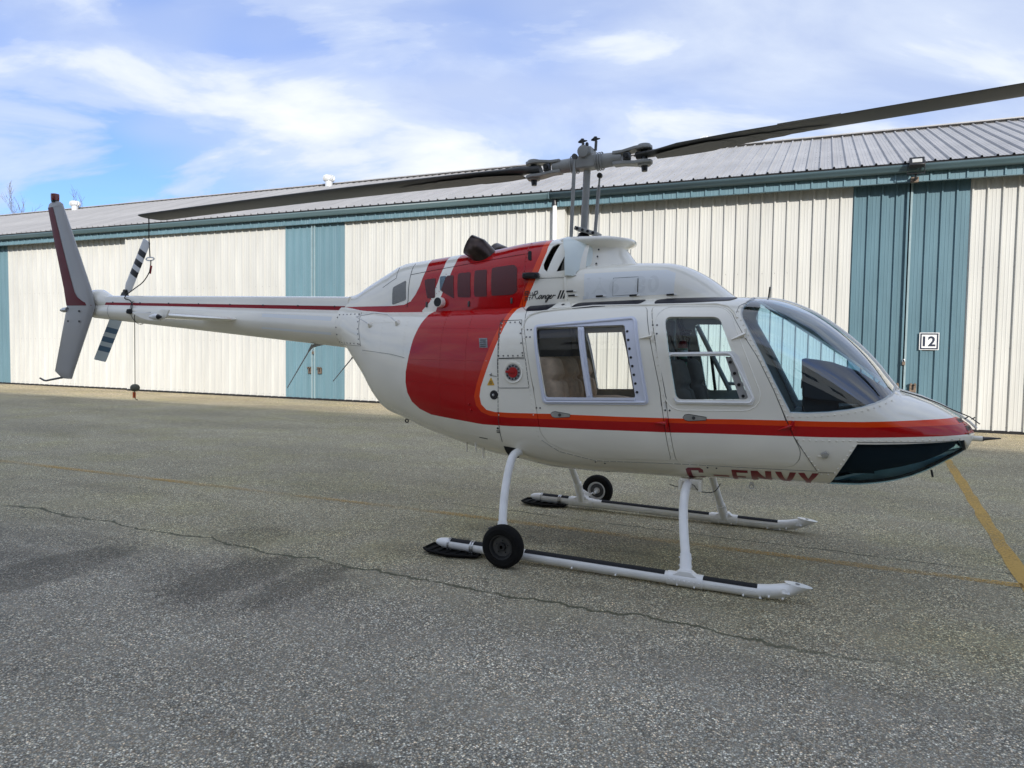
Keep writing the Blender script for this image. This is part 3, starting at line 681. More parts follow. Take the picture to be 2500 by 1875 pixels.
def inset(poly, d):
    P = np.array(poly, float); area = 0.5 * np.sum(P[:, 0] * np.roll(P[:, 1], -1) - np.roll(P[:, 0], -1) * P[:, 1]); sg = 1 if area > 0 else -1
    out = []
    for i in range(len(P)):
        a, b, c = P[i - 1], P[i], P[(i + 1) % len(P)]
        e1 = (b - a) / (np.linalg.norm(b - a) + 1e-9); e2 = (c - b) / (np.linalg.norm(c - b) + 1e-9)
        nn = np.array([-(e1 + e2)[1], (e1 + e2)[0]]); l = np.linalg.norm(nn); nn = nn / l if l > 1e-6 else np.array([-e1[1], e1[0]])
        out.append(tuple(b + nn * sg * d))
    return out
TS = 2.0
def xz2uv(L, pts): return [(x, float(L.t_of(x, z)) * TS) for x, z in pts]
def uv_pos(L, U, W, side, off=0.0):
    U = np.asarray(U, float); t = np.clip(np.asarray(W, float) / TS, 0, 1); e = 1e-3
    def p(u, tt): y, z = L.pt(u, tt); return np.stack([u, y, z], -1)
    ua, ub = np.clip(U - e, L.x0, L.x1), np.clip(U + e, L.x0, L.x1); ta, tb = np.clip(t - e, 1e-4, 1 - 1e-4), np.clip(t + e, 1e-4, 1 - 1e-4)
    P = p(U, t); du = p(ub, t) - p(ua, t); dt = p(U, tb) - p(U, ta)
    n = np.cross(du, dt); n /= np.linalg.norm(n, axis=1)[:, None] + 1e-12
    P = P + n * off
    if side < 0: P = P * [1, -1, 1]; n = n * [1, -1, 1]
    return P, n
def cdt_uv(polys, u0, u1, w0, w1, du, dw):
    """triangulate a rectangle in (x, t) with the given polylines as edges; polys: list of (pts, closed)"""
    nu, nw = max(2, int((u1 - u0) / du)), max(2, int((w1 - w0) / dw)); V, E = [], []
    for i in range(nu + 1):
        for j in range(nw + 1): V.append((u0 + (u1 - u0) * i / nu, w0 + (w1 - w0) * j / nw))
    idx = lambda i, j: i * (nw + 1) + j
    for i in range(nu): E += [(idx(i, 0), idx(i + 1, 0)), (idx(i, nw), idx(i + 1, nw))]
    for j in range(nw): E += [(idx(0, j), idx(0, j + 1)), (idx(nu, j), idx(nu, j + 1))]
    for pts, closed in polys:
        b = len(V); V += [(min(max(u, u0), u1), min(max(w, w0), w1)) for u, w in pts]; n = len(pts)
        E += [(b + k, b + (k + 1) % n) for k in range(n if closed else n - 1)]
    r = delaunay_2d_cdt([Vector(v) for v in V], E, [], 0, 1e-6)
    return np.array([tuple(v) for v in r[0]]), [tuple(f) for f in r[2]]
def skin_obj(name, L, uv, tris, mi, mats, parent, side, off=0.0, thick=0.0, inner_mi=None):
    used = sorted({i for t in tris for i in t}); rm = {i: k for k, i in enumerate(used)}
    U = uv[used]; P, n = uv_pos(L, U[:, 0], U[:, 1], side, off); m = len(used)
    T = [tuple(rm[i] for i in t) for t in tris]
    a, b, c = (P[[t[k] for t in T]] for k in range(3)); fn = np.cross(b - a, c - a); ok = np.einsum('ij,ij->i', fn, n[[t[0] for t in T]])
    good = np.linalg.norm(fn, axis=1) > 1e-11
    T = [(t if o > 0 else (t[0], t[2], t[1])) for t, o in zip(T, ok)]; mi = list(mi)
    T = [t for t, g_ in zip(T, good) if g_]; mi = [q for q, g_ in zip(mi, good) if g_]
    V = [tuple(p) for p in P]; F = list(T); MI = list(mi); LN = [n[i] for t in T for i in t]
    if thick:
        V += [tuple(p) for p in (P - n * thick)]; F += [(t[0] + m, t[2] + m, t[1] + m) for t in T]; MI += [(inner_mi if inner_mi is not None else q) for q in mi]
        LN += [-n[i] for t in T for i in (t[0], t[2], t[1])]
        cnt = {}
        for k, t in enumerate(T):
            for i in range(3): e = (t[i], t[(i + 1) % 3]); cnt[e] = k
        for (p, q), k in cnt.items():
            if (q, p) not in cnt:
                F.append((q, p, p + m, q + m)); MI.append(mi[k]); d = P[q] - P[p]; r = np.cross(d, n[p]); r = r / (np.linalg.norm(r) + 1e-12); LN += [r] * 4
    me = bpy.data.meshes.new(name); me.from_pydata(V, [], F)
    for q in mats: me.materials.append(q)
    me.polygons.foreach_set('material_index', MI); me.polygons.foreach_set('use_smooth', [True] * len(F))
    me.normals_split_custom_set([tuple(float(x) for x in q) for q in LN]); me.update()
    return link(bpy.data.objects.new(name, me), parent)
def patch(name, L, poly, mats, parent, side=-1, off=0.004, thick=0.0, holes=(), step=0.05, space='xz'):
    """a piece of the lofted skin with the given outline (x,z)"""
    tr = (lambda q: xz2uv(L, dens(q, 0.025))) if space == 'xz' else (lambda q: dens(q, 0.02))
    po = tr(poly); hs = [tr(h) for h in holes]; us = [p[0] for p in po]; ws = [p[1] for p in po]
    uv, tris = cdt_uv([(po, True)] + [(h, True) for h in hs], max(L.x0, min(us) - 0.01), min(L.x1, max(us) + 0.01), max(0, min(ws) - 0.01), min(TS, max(ws) + 0.01), step, step)
    c = np.array([uv[list(t)].mean(0) for t in tris]); k = inside(c[:, 0], c[:, 1], po)
    for h in hs: k &= ~inside(c[:, 0], c[:, 1], h)
    tt = [t for t, q in zip(tris, k) if q]
    return skin_obj(name, L, uv, tt, [0] * len(tt), mats if isinstance(mats, list) else [mats], parent, side, off, thick)
def spt(L, x, z, side=-1, off=0.0):
    P, n = uv_pos(L, np.array([x]), np.array([float(L.t_of(x, z)) * TS]), side, off); return Vector(P[0]), Vector(n[0])

# ------------------------------------------------------------------ outlines on the skin (metres: x forward, z up)
RWIN_OUT=[(-1.722,1.687),(-0.963,1.758),(-0.935,1.732),(-0.815,1.165),(-0.837,1.144),(-1.584,1.107),(-1.611,1.13)]
RWIN=[(-1.704,1.667),(-1.018,1.696),(-0.908,1.189),(-1.59,1.158)]
FWIN=[(-0.742,1.757),(-0.375,1.759),(-0.148,1.219),(-0.628,1.193)]
RDOOR=[(-1.809,1.686),(-1.801,1.736),(-1.76,1.769),(-1.663,1.793),(-1.281,1.829),(-0.885,1.833),(-0.742,1.267),(-0.66,0.757),(-1.225,0.719),(-1.458,0.764),(-1.585,0.817),(-1.636,0.894),(-1.668,1.107),(-1.778,1.588)]
FDOOR=[(-0.855,1.833),(-0.399,1.843),(-0.335,1.824),(-0.291,1.783),(-0.279,1.756),(-0.197,1.622),(-0.116,1.503),(-0.004,1.289),(0.071,1.122),(0.126,0.999),(0.175,0.901),(0.169,0.834),(0.132,0.791),(0.081,0.776),(-0.216,0.76),(-0.629,0.751),(-0.715,1.269)]
WS_PILLAR=[(-0.207,1.893),(-0.239,1.843),(-0.247,1.803),(-0.235,1.759),(-0.109,1.53),(-0.005,1.33),(0.097,1.141)]
WS_LOW=[(0.203,1.142),(0.324,1.153),(0.444,1.174),(0.523,1.194),(0.602,1.223),(0.668,1.256),(0.712,1.283)]
CHIN=[(0.358,0.673),(0.399,0.761),(0.501,0.963),(0.613,0.967),(0.771,0.975),(0.933,0.985),(1.058,0.993),(1.13,0.998)]
STR_UP=[(-1.552,1.037),(-1.01,1.05),(-0.668,1.061),(-0.489,1.069),(-0.219,1.083),(0.089,1.094),(0.286,1.098),(0.527,1.106),(0.766,1.120),(0.931,1.129),(1.02,1.133),(1.094,1.137)]
STR_MID=[(-1.605,0.995),(-1.201,1.008),(-0.824,1.024),(-0.667,1.03),(-0.488,1.036),(-0.218,1.049),(0.124,1.059),(0.288,1.064),(0.528,1.071),(0.766,1.083),(0.929,1.091),(1.107,1.098),(1.16,1.099)]
STR_LO=[(-1.66,0.93),(-1.201,0.944),(-0.824,0.957),(-0.666,0.962),(-0.486,0.972),(-0.216,0.982),(0.126,0.993),(0.29,0.997),(0.531,1.006),(0.769,1.018),(0.93,1.025),(1.056,1.030),(1.157,1.034),(1.205,1.036)]
ORANGE_IN=[(-1.897,1.847),(-1.928,1.814),(-1.953,1.74),(-1.989,1.628),(-2.021,1.538),(-2.058,1.438),(-2.111,1.296),(-2.143,1.204),(-2.152,1.133),(-2.137,1.073),(-2.091,1.032),(-2.015,1.020),(-1.89,1.022)]
ORANGE_OUT=[(-1.945,1.842),(-1.974,1.82),(-1.997,1.735),(-2.039,1.617),(-2.086,1.497),(-2.131,1.375),(-2.18,1.232),(-2.203,1.13),(-2.186,1.059),(-2.139,1.012),(-2.064,0.988),(-1.891,0.985)]
RED_AFT=[(-2.70,1.845),(-2.724,1.806),(-2.761,1.773),(-2.799,1.695),(-2.847,1.564),(-2.882,1.423),(-2.912,1.292),(-2.917,1.205),(-2.905,1.118),(-2.865,1.043),(-2.787,0.988),(-2.663,0.948),(-2.386,0.929),(-2.134,0.912),(-1.897,0.918)]
U = lambda pts: xz2uv(BODY, dens(pts, 0.03, False))
red_uv = [(-2.69, 0.0)] + U(RED_AFT + STR_LO) + [(1.21, U([(1.205, 1.05)])[0][1])] + U(STR_MID[::-1] + ORANGE_OUT[::-1]) + [(-1.93, 0.0)]
orange_uv = [(-1.93, 0.0)] + U(ORANGE_OUT + STR_MID) + [(1.185, U([(1.18, 1.08)])[0][1]), (1.13, U([(1.13, 1.12)])[0][1])] + U(STR_UP[::-1] + ORANGE_IN[::-1]) + [(-1.88, 0.0)]
ws_uv = [(-0.19, 0.022)] + U(WS_PILLAR + WS_LOW) + [(0.735, 0.022)]
chin_uv = [(0.335, TS - 0.06)] + U(CHIN) + [(1.165, TS - 0.25), (1.16, TS - 0.06)]
RW, FW = rounded(RWIN, 0.02), rounded(FWIN, 0.045)
RD, FD = rounded(RDOOR, 0.03, 3), rounded(FDOOR, 0.03, 3)
rw_uv, fw_uv = xz2uv(BODY, dens(RW, 0.025)), xz2uv(BODY, dens(FW, 0.025))
rd_o, fd_o = xz2uv(BODY, dens(RD, 0.025)), xz2uv(BODY, dens(FD, 0.025))
rd_i, fd_i = inset(rd_o, 0.0045), inset(fd_o, 0.0045)

helo = empty('helicopter', HELO_M, 'white helicopter with red and orange stripes parked on skids on the apron', 'helicopter')
CM = [WHITE, RED, ORANGE, LINER]
uv, tris = cdt_uv([(p, True) for p in (red_uv, orange_uv, ws_uv, chin_uv, rw_uv, fw_uv, rd_o, fd_o, rd_i, fd_i)], BODY.x0, BODY.x1, 0, TS, 0.045, 0.045)
ctr = np.array([uv[list(t)].mean(0) for t in tris]); cxx, cyy = ctr[:, 0], ctr[:, 1]
I = {k: inside(cxx, cyy, p) for k, p in dict(red=red_uv, org=orange_uv, ws=ws_uv, chin=chin_uv, rw=rw_uv, fw=fw_uv, rdo=rd_o, fdo=fd_o, rdi=rd_i, fdi=fd_i).items()}
colr = np.where(I['red'], 1, np.where(I['org'], 2, 0))
def sub(mask): k = np.nonzero(mask)[0]; return [tris[i] for i in k], [int(colr[i]) for i in k]
body_mask = ~(I['ws'] | I['chin'] | I['rdo'] | I['fdo'])
DOORS = {}
fus = None
for side in (-1, 1):
    t_, m_ = sub(body_mask)
    o = skin_obj('fuselage', BODY, uv, t_, m_, CM, helo, side, 0, 0.022, 3)
    if side < 0: fus = o
    t_, m_ = sub(I['ws']); skin_obj('windshield', BODY, uv, t_, [0] * len(t_), [WS_G], helo, side, -0.004)
    t_, m_ = sub(I['chin']); skin_obj('chin_window', BODY, uv, t_, [0] * len(t_), [CHIN_G], helo, side, -0.004)
    t_, m_ = sub(I['rdi'] & ~I['rw']); rd = skin_obj('rear_door', BODY, uv, t_, m_, CM, helo, side, 0.001, 0.022, 3)
    t_, m_ = sub(I['fdi'] & ~I['fw']); fd = skin_obj('front_door', BODY, uv, t_, m_, CM, helo, side, 0.001, 0.022, 3)
    t_, m_ = sub(I['rw']); skin_obj('window_pane', BODY, uv, t_, [0] * len(t_), [CLEAR_G], rd, side, -0.012)
    t_, m_ = sub(I['fw']); skin_obj('window_pane', BODY, uv, t_, [0] * len(t_), [FRONT_G], fd, side, -0.012)
    DOORS[side] = (rd, fd)
    # door seals behind the gaps
    for poly in (RD, FD):
        b = MB(); q = [spt(BODY, x, z, side, -0.028)[0] for x, z in dens(poly, 0.04)]; b.tube(q + [q[0]], 0.011, 6, cap=False); b.obj('door_seal', SEAL, fus)
for side in (-1, 1):
    rd, fd = DOORS[side]
    # rear window: raised pale frame, mullion, riveted strip
    patch('window_frame', BODY, rounded(RWIN_OUT, 0.04), FRAMEW, rd, side, 0.010, 0.02, [RW])
    b = MB(); q = [spt(BODY, x, z, side, 0.014)[0] for x, z in dens(inset(rounded(RWIN_OUT, 0.04), 0.018), 0.03)]; b.tube(q + [q[0]], 0.008, 8, cap=False); b.obj('frame_bead', FRAMEW, rd)
    patch('mullion', BODY, [(-1.368, 1.676), (-1.323, 1.678), (-1.224, 1.166), (-1.265, 1.164)], FRAMEW, rd, side, 0.008, 0.02)
    b = MB(); b.tube([spt(BODY, x, z, side, 0.014)[0] for x, z in ((-1.346, 1.655), (-1.30, 1.42), (-1.247, 1.185))], 0.011, 8); b.obj('mullion_bead', FRAMEW, rd)
    patch('sliding_rail', BODY, [(-1.575, 1.158), (-0.915, 1.190), (-0.912, 1.172), (-1.572, 1.140)], FRAMEW, rd, side, 0.018, 0.02)
    b = MB()
    for k in range(8):
        t = (k + 0.5) / 8; p, n = spt(BODY, -1.012 + t * 0.108 + 0.012, 1.68 - t * 0.48, side, 0.010); b.lathe([(0.0095, 0), (0.0095, 0.003)], p, n, 8)
    tag(b.obj('frame_screws', BLACK, rd), kind='stuff')
    # front window: thin frame, sliding lower sash
    patch('window_frame', BODY, inset(FW, -0.022), WHITE, fd, side, 0.006, 0.012, [FW])
    SASH = [(-0.690, 1.512), (-0.268, 1.530), (-0.232, 1.500), (-0.118, 1.222), (-0.135, 1.182), (-0.632, 1.163), (-0.634, 1.190), (-0.170, 1.212), (-0.160, 1.232), (-0.262, 1.485), (-0.292, 1.500), (-0.684, 1.486)]
    patch('lower_sash', BODY, SASH, WHITE2, fd, side, 0.012, 0.014)
    b = MB(); q = [spt(BODY, x, z, side, 0.014)[0] for x, z in dens(rounded([(-0.69, 1.499), (-0.285, 1.516), (-0.128, 1.225), (-0.145, 1.196), (-0.632, 1.176)], 0.03), 0.03, False)[2:]]; b.tube(q, 0.0075, 8); b.obj('sash_bead', WHITE2, fd)
    patch('riveted_strip', BODY, [(-0.318, 1.495), (-0.272, 1.495), (-0.165, 1.235), (-0.172, 1.212), (-0.212, 1.212)], GREYP, fd, side, -0.006, 0.004)
    b = MB()
    for k in range(4):
        t = (k + 0.25) / 4; p, n = spt(BODY, -0.292 + t * 0.122, 1.478 - t * 0.295, side, -0.003); b.lathe([(0.011, 0), (0.011, 0.004)], p, n, 8)
    tag(b.obj('strip_screws', BLACK, fd), kind='stuff')
    # recess line round the window
    b = MB(); q = [spt(BODY, x, z, side, 0.0)[0] for x, z in dens(inset(FW, -0.075), 0.04)]; b.tube(q + [q[0]], 0.0045, 6, cap=False); b.obj('window_land', WHITE, fd)
    # handles
    for (d, xa, xb, z) in ((rd, -1.542, -1.394, 1.034), (fd, -0.576, -0.425, 1.074)):
        hp_ = [(xa, z), (xa + 0.012, z + 0.016), (xa + 0.035, z + 0.021), (xb, z + 0.009), (xb, z - 0.009), (xa + 0.035, z - 0.021), (xa + 0.012, z - 0.016)]
        h = patch('handle', BODY, hp_, STEEL, d, side, 0.006, 0.006)
        patch('handle_surround', BODY, inset(hp_, -0.004), BLACK, d, side, 0.0025)
        p, n = spt(BODY, xa + 0.07, z, side, 0.005); b = MB(); b.lathe([(0.012, 0), (0.012, 0.004), (0.006, 0.005)], p, n, 12); b.obj('lock', DSTEEL, h)
    # hinges: little wedges
    for d, xa, za, xb, zb_, mt in ((rd, -0.900, 1.604, -0.812, 1.619, WHITE), (rd, -0.774, 1.022, -0.684, 1.028, RED), (fd, -0.286, 1.607, -0.198, 1.645, WHITE), (fd, 0.033, 1.029, 0.118, 1.066, RED)):
        p, n = spt(BODY, xa, za, side, 0.004); q, n2_ = spt(BODY, xb, zb_, side, 0.02); b = MB()
        b.tube([p, q], [0.006, 0.017], 4, flat=0.8); b.tube([q + Vector((0, 0, -0.03)), q + Vector((0, 0, 0.03))], 0.010, 8); b.obj('hinge', mt, d)
SMOKE = mat('smoked_roof_acrylic', (0.014, 0.014, 0.022), 0.3, spec=0.12)
# centre post of the windscreen and its rim
b = MB(); b.tube([(x, 0, float(BODY.pt(x, 0.0)[1]) - 0.012) for x in np.linspace(-0.2, 0.745, 26)], 0.022, 8); b.obj('windshield_post', WHITE, helo)
for side in (-1, 1):
    b = MB(); q = [Vector(uv_pos(BODY, np.array([u]), np.array([w]), side, -0.012)[0][0]) for u, w in dens(ws_uv, 0.03)]; b.tube(q + [q[0]], 0.012, 6, cap=False); b.obj('windshield_frame', LINER, helo)
    b = MB(); q = [Vector(uv_pos(BODY, np.array([u]), np.array([w]), side, -0.014)[0][0]) for u, w in dens(chin_uv, 0.03)]; b.tube(q + [q[0]], 0.010, 6, cap=False); b.obj('chin_frame', DARKIN, helo)
    # roof windows and lifting lug
    for poly in ([(-1.84, 1.800), (-1.845, 1.832), (-1.81, 1.850), (-1.61, 1.862), (-1.67, 1.806)], [(-1.475, 1.817), (-1.465, 1.850), (-1.434, 1.868), (-0.92, 1.890), (-0.955, 1.856)], [(-0.85, 1.856), (-0.845, 1.885), (-0.78, 1.898), (-0.48, 1.907), (-0.285, 1.908), (-0.33, 1.882), (-0.60, 1.864)]):
        patch('roof_window', BODY, rounded(poly, 0.02), SMOKE, fus, side, 0.004, 0.003)
    patch('lifting_lug', BODY, rounded([(-1.635, 1.812), (-1.60, 1.868), (-1.52, 1.872), (-1.46, 1.820)], 0.03), WHITE, fus, side, 0.012, 0.011)
    p, n = spt(BODY, -1.548, 1.842, side, 0.012); b = MB(); b.lathe([(0.013, 0), (0.013, 0.002)], p, n, 10); b.obj('lug_hole', BLACK, fus)
    # drip rail over the doors
    b = MB(); b.tube([spt(BODY, x, z, side, 0.004)[0] for x, z in [(-1.818, 1.66), (-1.815, 1.72), (-1.785, 1.766), (-1.70, 1.795), (-1.3, 1.838), (-0.88, 1.845), (-0.41, 1.853), (-0.33, 1.836), (-0.28, 1.79), (-0.262, 1.755)]], 0.007, 8); b.obj('drip_rail', WHITE, fus)
    # registration letters wrapping under the belly
    def arc_t(x, a):
        t = np.linspace(0.5, 1, 400); y, z = BODY.pt(np.full_like(t, x), t); s = np.concatenate([[0], np.cumsum(np.hypot(np.diff(y), np.diff(z)))])
        zt0 = 0.737 + 0.042 * x; i0 = np.argmin(np.abs(z - zt0)); return float(np.interp(s[i0] + a, s, t)) * TS
    H_, K_ = 0.23, 0.034
    def letter(x0, strokes, wd):
        for s_ in strokes: patch('registration_letter', BODY, [(x0 + u * wd, arc_t(x0 + u * wd, v * H_)) for u, v in s_], REGM, fus, side, 0.0015, space='uv', step=0.03)
    k = 0.30; kv = 0.15
    letter(-0.572, [[(0.15, 0), (0.85, 0), (1, 0.09), (1, 0.30), (0.72, 0.30), (0.72, kv), (k, kv), (k, 1 - kv), (0.72, 1 - kv), (0.72, 0.70), (1, 0.70), (1, 0.91), (0.85, 1), (0.15, 1), (0, 0.91), (0, 0.09)]], 0.118)
    letter(-0.392, [[(0, 0.43), (1, 0.43), (1, 0.57), (0, 0.57)]], 0.108)
    letter(-0.262, [[(0, 0), (1, 0), (1, kv), (k, kv), (k, 0.42), (0.85, 0.42), (0.85, 0.57), (k, 0.57), (k, 1), (0, 1)]], 0.105)
    letter(-0.137, [[(0, 0), (0.34, 0), (0.70, 0.55), (0.70, 0), (1, 0), (1, 1), (0.68, 1), (0.30, 0.45), (0.30, 1), (0, 1)]], 0.130)
    letter(0.018, [[(0, 0), (0.30, 0), (0.5, 0.68), (0.70, 0), (1, 0), (0.66, 1), (0.34, 1)]], 0.130)
    letter(0.160, [[(0, 0), (0.31, 0), (0.5, 0.36), (0.69, 0), (1, 0), (0.64, 0.58), (0.64, 1), (0.36, 1), (0.36, 0.58)]], 0.125)
# ------------------------------------------------------------------ fuselage furniture, near side
S_ = -1
def stud(x, z, r=0.006, h=0.003, L=BODY, off=0.0, n=8):
    p, nn = spt(L, x, z, S_, off); b = MB(); b.lathe([(r, 0), (r * 0.9, h * 0.7), (r * 0.4, h)], p, nn, n); return b
RIV = MB(); RIVR = MB()
def rivet(x, z, r=0.0052, h=0.0042, L=BODY):
    p, nn = spt(L, x, z, S_, 0.0)
    isred = True if (L is ENG and x < -1.9) else (L is BODY and bool(inside(np.array([x]), np.array([float(L.t_of(x, z)) * TS]), red_uv)[0]))
    (RIVR if isred else RIV).lathe([(r, -0.001), (r * 0.85, h * 0.7), (r * 0.3, h)], p, nn, 6, cap=False)
def rivets(pts, step=0.042, **k):
    q = dens(pts, step, False)
    for x, z in q: rivet(x, z, **k)
SCR = MB()
def screws(pts, step=0.05, r=0.0058, L=BODY):
    for x, z in dens(pts, step, False): p, nn = spt(L, x, z, S_, 0.003); SCR.lathe([(r, -0.001), (r, 0.002)], p, nn, 7)
# riveted seams
rivets([(-0.222, 1.86), (-0.262, 1.80), (-0.235, 1.74), (-0.11, 1.51), (0.0, 1.30), (0.085, 1.12), (0.115, 1.12), (0.25, 1.128), (0.40, 1.148), (0.52, 1.174), (0.62, 1.208), (0.69, 1.24), (0.745, 1.265)], 0.034, r=0.0068, h=0.006)
rivets([(0.15, 0.97), (0.30, 0.974), (0.50, 0.985), (0.75, 0.996), (1.0, 1.006), (1.1, 1.01)], 0.036, r=0.0068, h=0.006)
rivets([(0.15, 0.97), (0.22, 0.86), (0.30, 0.745)], 0.034, r=0.0068, h=0.006); rivets([(0.30, 0.742), (0.38, 0.752)], 0.034, r=0.0068, h=0.006); rivets([(0.38, 0.76), (0.48, 0.945)], 0.034, r=0.0068, h=0.006)
rivets([(-0.84, 1.79), (-0.728, 1.27), (-0.648, 0.77)], 0.05, r=0.006, h=0.005); rivets([(-0.65, 0.735), (-0.2, 0.744), (0.12, 0.752), (0.27, 0.758)], 0.055); rivets([(-1.64, 0.83), (-1.5, 0.75), (-1.22, 0.70), (-0.7, 0.725)], 0.05)
rivets([(-1.80, 1.66), (-1.70, 1.10), (-1.655, 0.86)], 0.035); rivets([(-2.0, 1.70), (-1.985, 1.2), (-1.975, 0.80)], 0.028)
for x in (-2.55, -2.30): rivets([(x, 1.80), (x + 0.01, 1.2), (x + 0.01, 0.82)], 0.022, r=0.003)
rivets([(-2.85, 1.66), (-2.1, 1.66)], 0.03, r=0.003); rivets([(-2.86, 1.40), (-2.1, 1.41)], 0.026, r=0.003); rivets([(-3.45, 1.44), (-3.1, 1.43), (-2.92, 1.40)], 0.028, r=0.0035); rivets([(-2.9, 1.22), (-2.2, 1.21)], 0.03, r=0.003)
rivets([(-3.24, 1.78), (-3.22, 1.42)], 0.03, r=0.0035); rivets([(-2.96, 1.80), (-2.94, 1.35), (-2.96, 1.05)], 0.03, r=0.0035); rivets([(-3.2, 0.95), (-2.6, 0.83), (-2.0, 0.80), (-1.95, 0.79)], 0.034, r=0.0035)
screws([(-2.01, 1.705), (-1.85, 1.712)], 0.04); screws([(-2.012, 1.70), (-1.995, 1.455)], 0.07); screws([(-1.99, 1.452), (-1.785, 1.460)], 0.04); screws([(-1.84, 1.70), (-1.79, 1.48)], 0.07)
for x, z in ((-1.77, 1.655), (-1.74, 1.655), (-1.77, 1.60), (-1.74, 1.60), (-1.66, 1.075), (-1.63, 1.075), (-0.82, 1.70), (-0.79, 1.70), (-0.815, 1.64), (-0.785, 1.64), (-0.70, 1.115), (-0.67, 1.115), (-0.42, 0.726), (-0.36, 0.727), (-1.23, 0.69), (-1.16, 0.685)): SCR_p, SCR_n = spt(BODY, x, z, S_, 0.002); SCR.lathe([(0.007, -0.001), (0.005, 0.003)], SCR_p, SCR_n, 7)
# thin panel seams
def seam(pts, r=0.0022, L=BODY, closed=False, m=SEAM, parent=None):
    q = [spt(L, x, z, S_, 0.0006)[0] for x, z in dens(pts, 0.03, closed)]
    if closed: q.append(q[0])
    b = MB(); b.tube(q, r, 5, cap=False); return b.obj('panel_seam', m, parent or fus)
seam([(-2.018, 1.721), (-1.838, 1.73), (-1.768, 1.447), (-1.995, 1.434)], closed=True); seam([(-2.0, 1.43), (-1.762, 1.437), (-1.724, 1.22), (-1.985, 1.207)], closed=True)
seam([(-2.005, 1.74), (-1.985, 1.2), (-1.985, 0.78)]); seam([(0.128, 0.99), (0.275, 0.765)]); seam([(0.275, 0.765), (-0.62, 0.735), (-1.22, 0.70), (-1.5, 0.75), (-1.63, 0.83)], 0.0016, m=SEAL); seam([(0.28, 0.755), (0.38, 0.76)], 0.0018)
seam([(-1.91, 1.845), (-1.83, 1.80), (-1.815, 1.74)], 0.002); seam([(-2.06, 1.30), (-2.0, 1.295)], 0.0018); seam([(0.5, 0.975), (0.8, 0.985), (1.1, 0.998)], 0.0018)
seam([(-3.47, 1.46), (-3.1, 1.435), (-2.93, 1.41)], 0.0015); seam([(-0.175, 1.90), (-0.262, 1.84), (-0.275, 1.78)], 0.0015)
# tail-boom joint band
BANDP = [(-3.845, 1.79), (-3.57, 1.795), (-3.533, 1.647), (-3.492, 1.497), (-3.86, 1.508), (-3.868, 1.644)]
patch('joint_cover', BODY, BANDP, WHITE, fus, S_, 0.003, 0.003); seam([(-3.57, 1.795), (-3.533, 1.647), (-3.492, 1.497), (-3.86, 1.507)], 0.0025)
screws([(-3.83, 1.775), (-3.59, 1.782)], 0.045, 0.0065); screws([(-3.58, 1.775), (-3.545, 1.647), (-3.51, 1.51)], 0.045, 0.0065); screws([(-3.845, 1.75), (-3.85, 1.66), (-3.85, 1.53)], 0.05, 0.0065); screws([(-3.82, 1.522), (-3.53, 1.515)], 0.055, 0.0065)
# fuel filler
p, n = spt(BODY, -1.859, 1.331, S_, 0.001); fc = MB(); fc.lathe([(0.082, -0.002), (0.080, 0.006), (0.066, 0.004), (0.062, -0.001)], p, n, 32); fc = fc.obj('fuel_filler', WHITE, fus)
b = MB(); b.lathe([(0.060, 0.0), (0.060, 0.006), (0.040, 0.006)], p, n, 28); b.obj('filler_ring', PLATE, fc)
b = MB(); b.lathe([(0.041, 0.004), (0.039, 0.012), (0.012, 0.013)], p, n, 24); b.obj('filler_cap', mat('red_cap', (0.40, 0.012, 0.012), 0.35), fc)
b = MB(); b.box(p + n * 0.016 + Vector((-0.02, 0, 0.004)), (0.075, 0.006, 0.018)); b.obj('cap_lever', MATS['red_cap'], fc, bevel=0.002)
for k in range(12):
    a = 2 * pi * k / 12; b = MB(); b.lathe([(0.0068, 0.005), (0.0068, 0.009)], p + Vector((cos(a) * 0.051, 0, sin(a) * 0.051)), n, 8); b.obj('ring_bolt', BLACK, fc)
# warning triangle, receptacle, data plate, small fittings
patch('warning_placard', BODY, rounded([(-2.050, 1.288), (-2.085, 1.222), (-2.016, 1.226)], 0.008, 3), YELLOW, fus, S_, 0.002)
seam([(-2.050, 1.279), (-2.076, 1.227), (-2.025, 1.230)], 0.0016, closed=True, m=BLACK)
for z, w_ in ((1.252, 0.020), (1.241, 0.030), (1.232, 0.026)): patch('placard_text', BODY, [(-2.051 - w_ / 2, z), (-2.051 + w_ / 2, z + 0.001), (-2.051 + w_ / 2, z + 0.005), (-2.051 - w_ / 2, z + 0.004)], BLACK, fus, S_, 0.003)
p, n = spt(BODY, -2.021, 1.152, S_, 0.001); b = MB(); b.lathe([(0.036, 0), (0.034, 0.004), (0.012, 0.004)], p, n, 24); rc = b.obj('power_receptacle', BLACK, fus)
b = MB(); b.lathe([(0.010, 0.004), (0.010, 0.012), (0.004, 0.013)], p, n, 12); b.obj('receptacle_pin', STEEL, rc)
patch('data_plate', BODY, [(-2.181, 1.583), (-2.107, 1.586), (-2.093, 1.513), (-2.165, 1.511)], PLATE, fus, S_, 0.003, 0.002)
for k_ in range(4):
    z0_ = 1.572 - k_ * 0.016; patch('plate_text', BODY, [(-2.168 + k_ * 0.003, z0_), (-2.116 + k_ * 0.003, z0_ + 0.002), (-2.116 + k_ * 0.003, z0_ - 0.005), (-2.168 + k_ * 0.003, z0_ - 0.007)], SEAM, fus, S_, 0.0045)
b = stud(-2.054, 1.31, 0.011, 0.010); b.obj('bonding_stud', STEEL, fus)
for x, z in ((-2.25, 1.065), (-2.235, 1.02)): stud(x, z, 0.009, 0.012).obj('drain_fitting', RED, fus)
b = stud(0.316, 0.883, 0.026, 0.02, n=5); b.obj('static_port_cover', STEEL, fus)
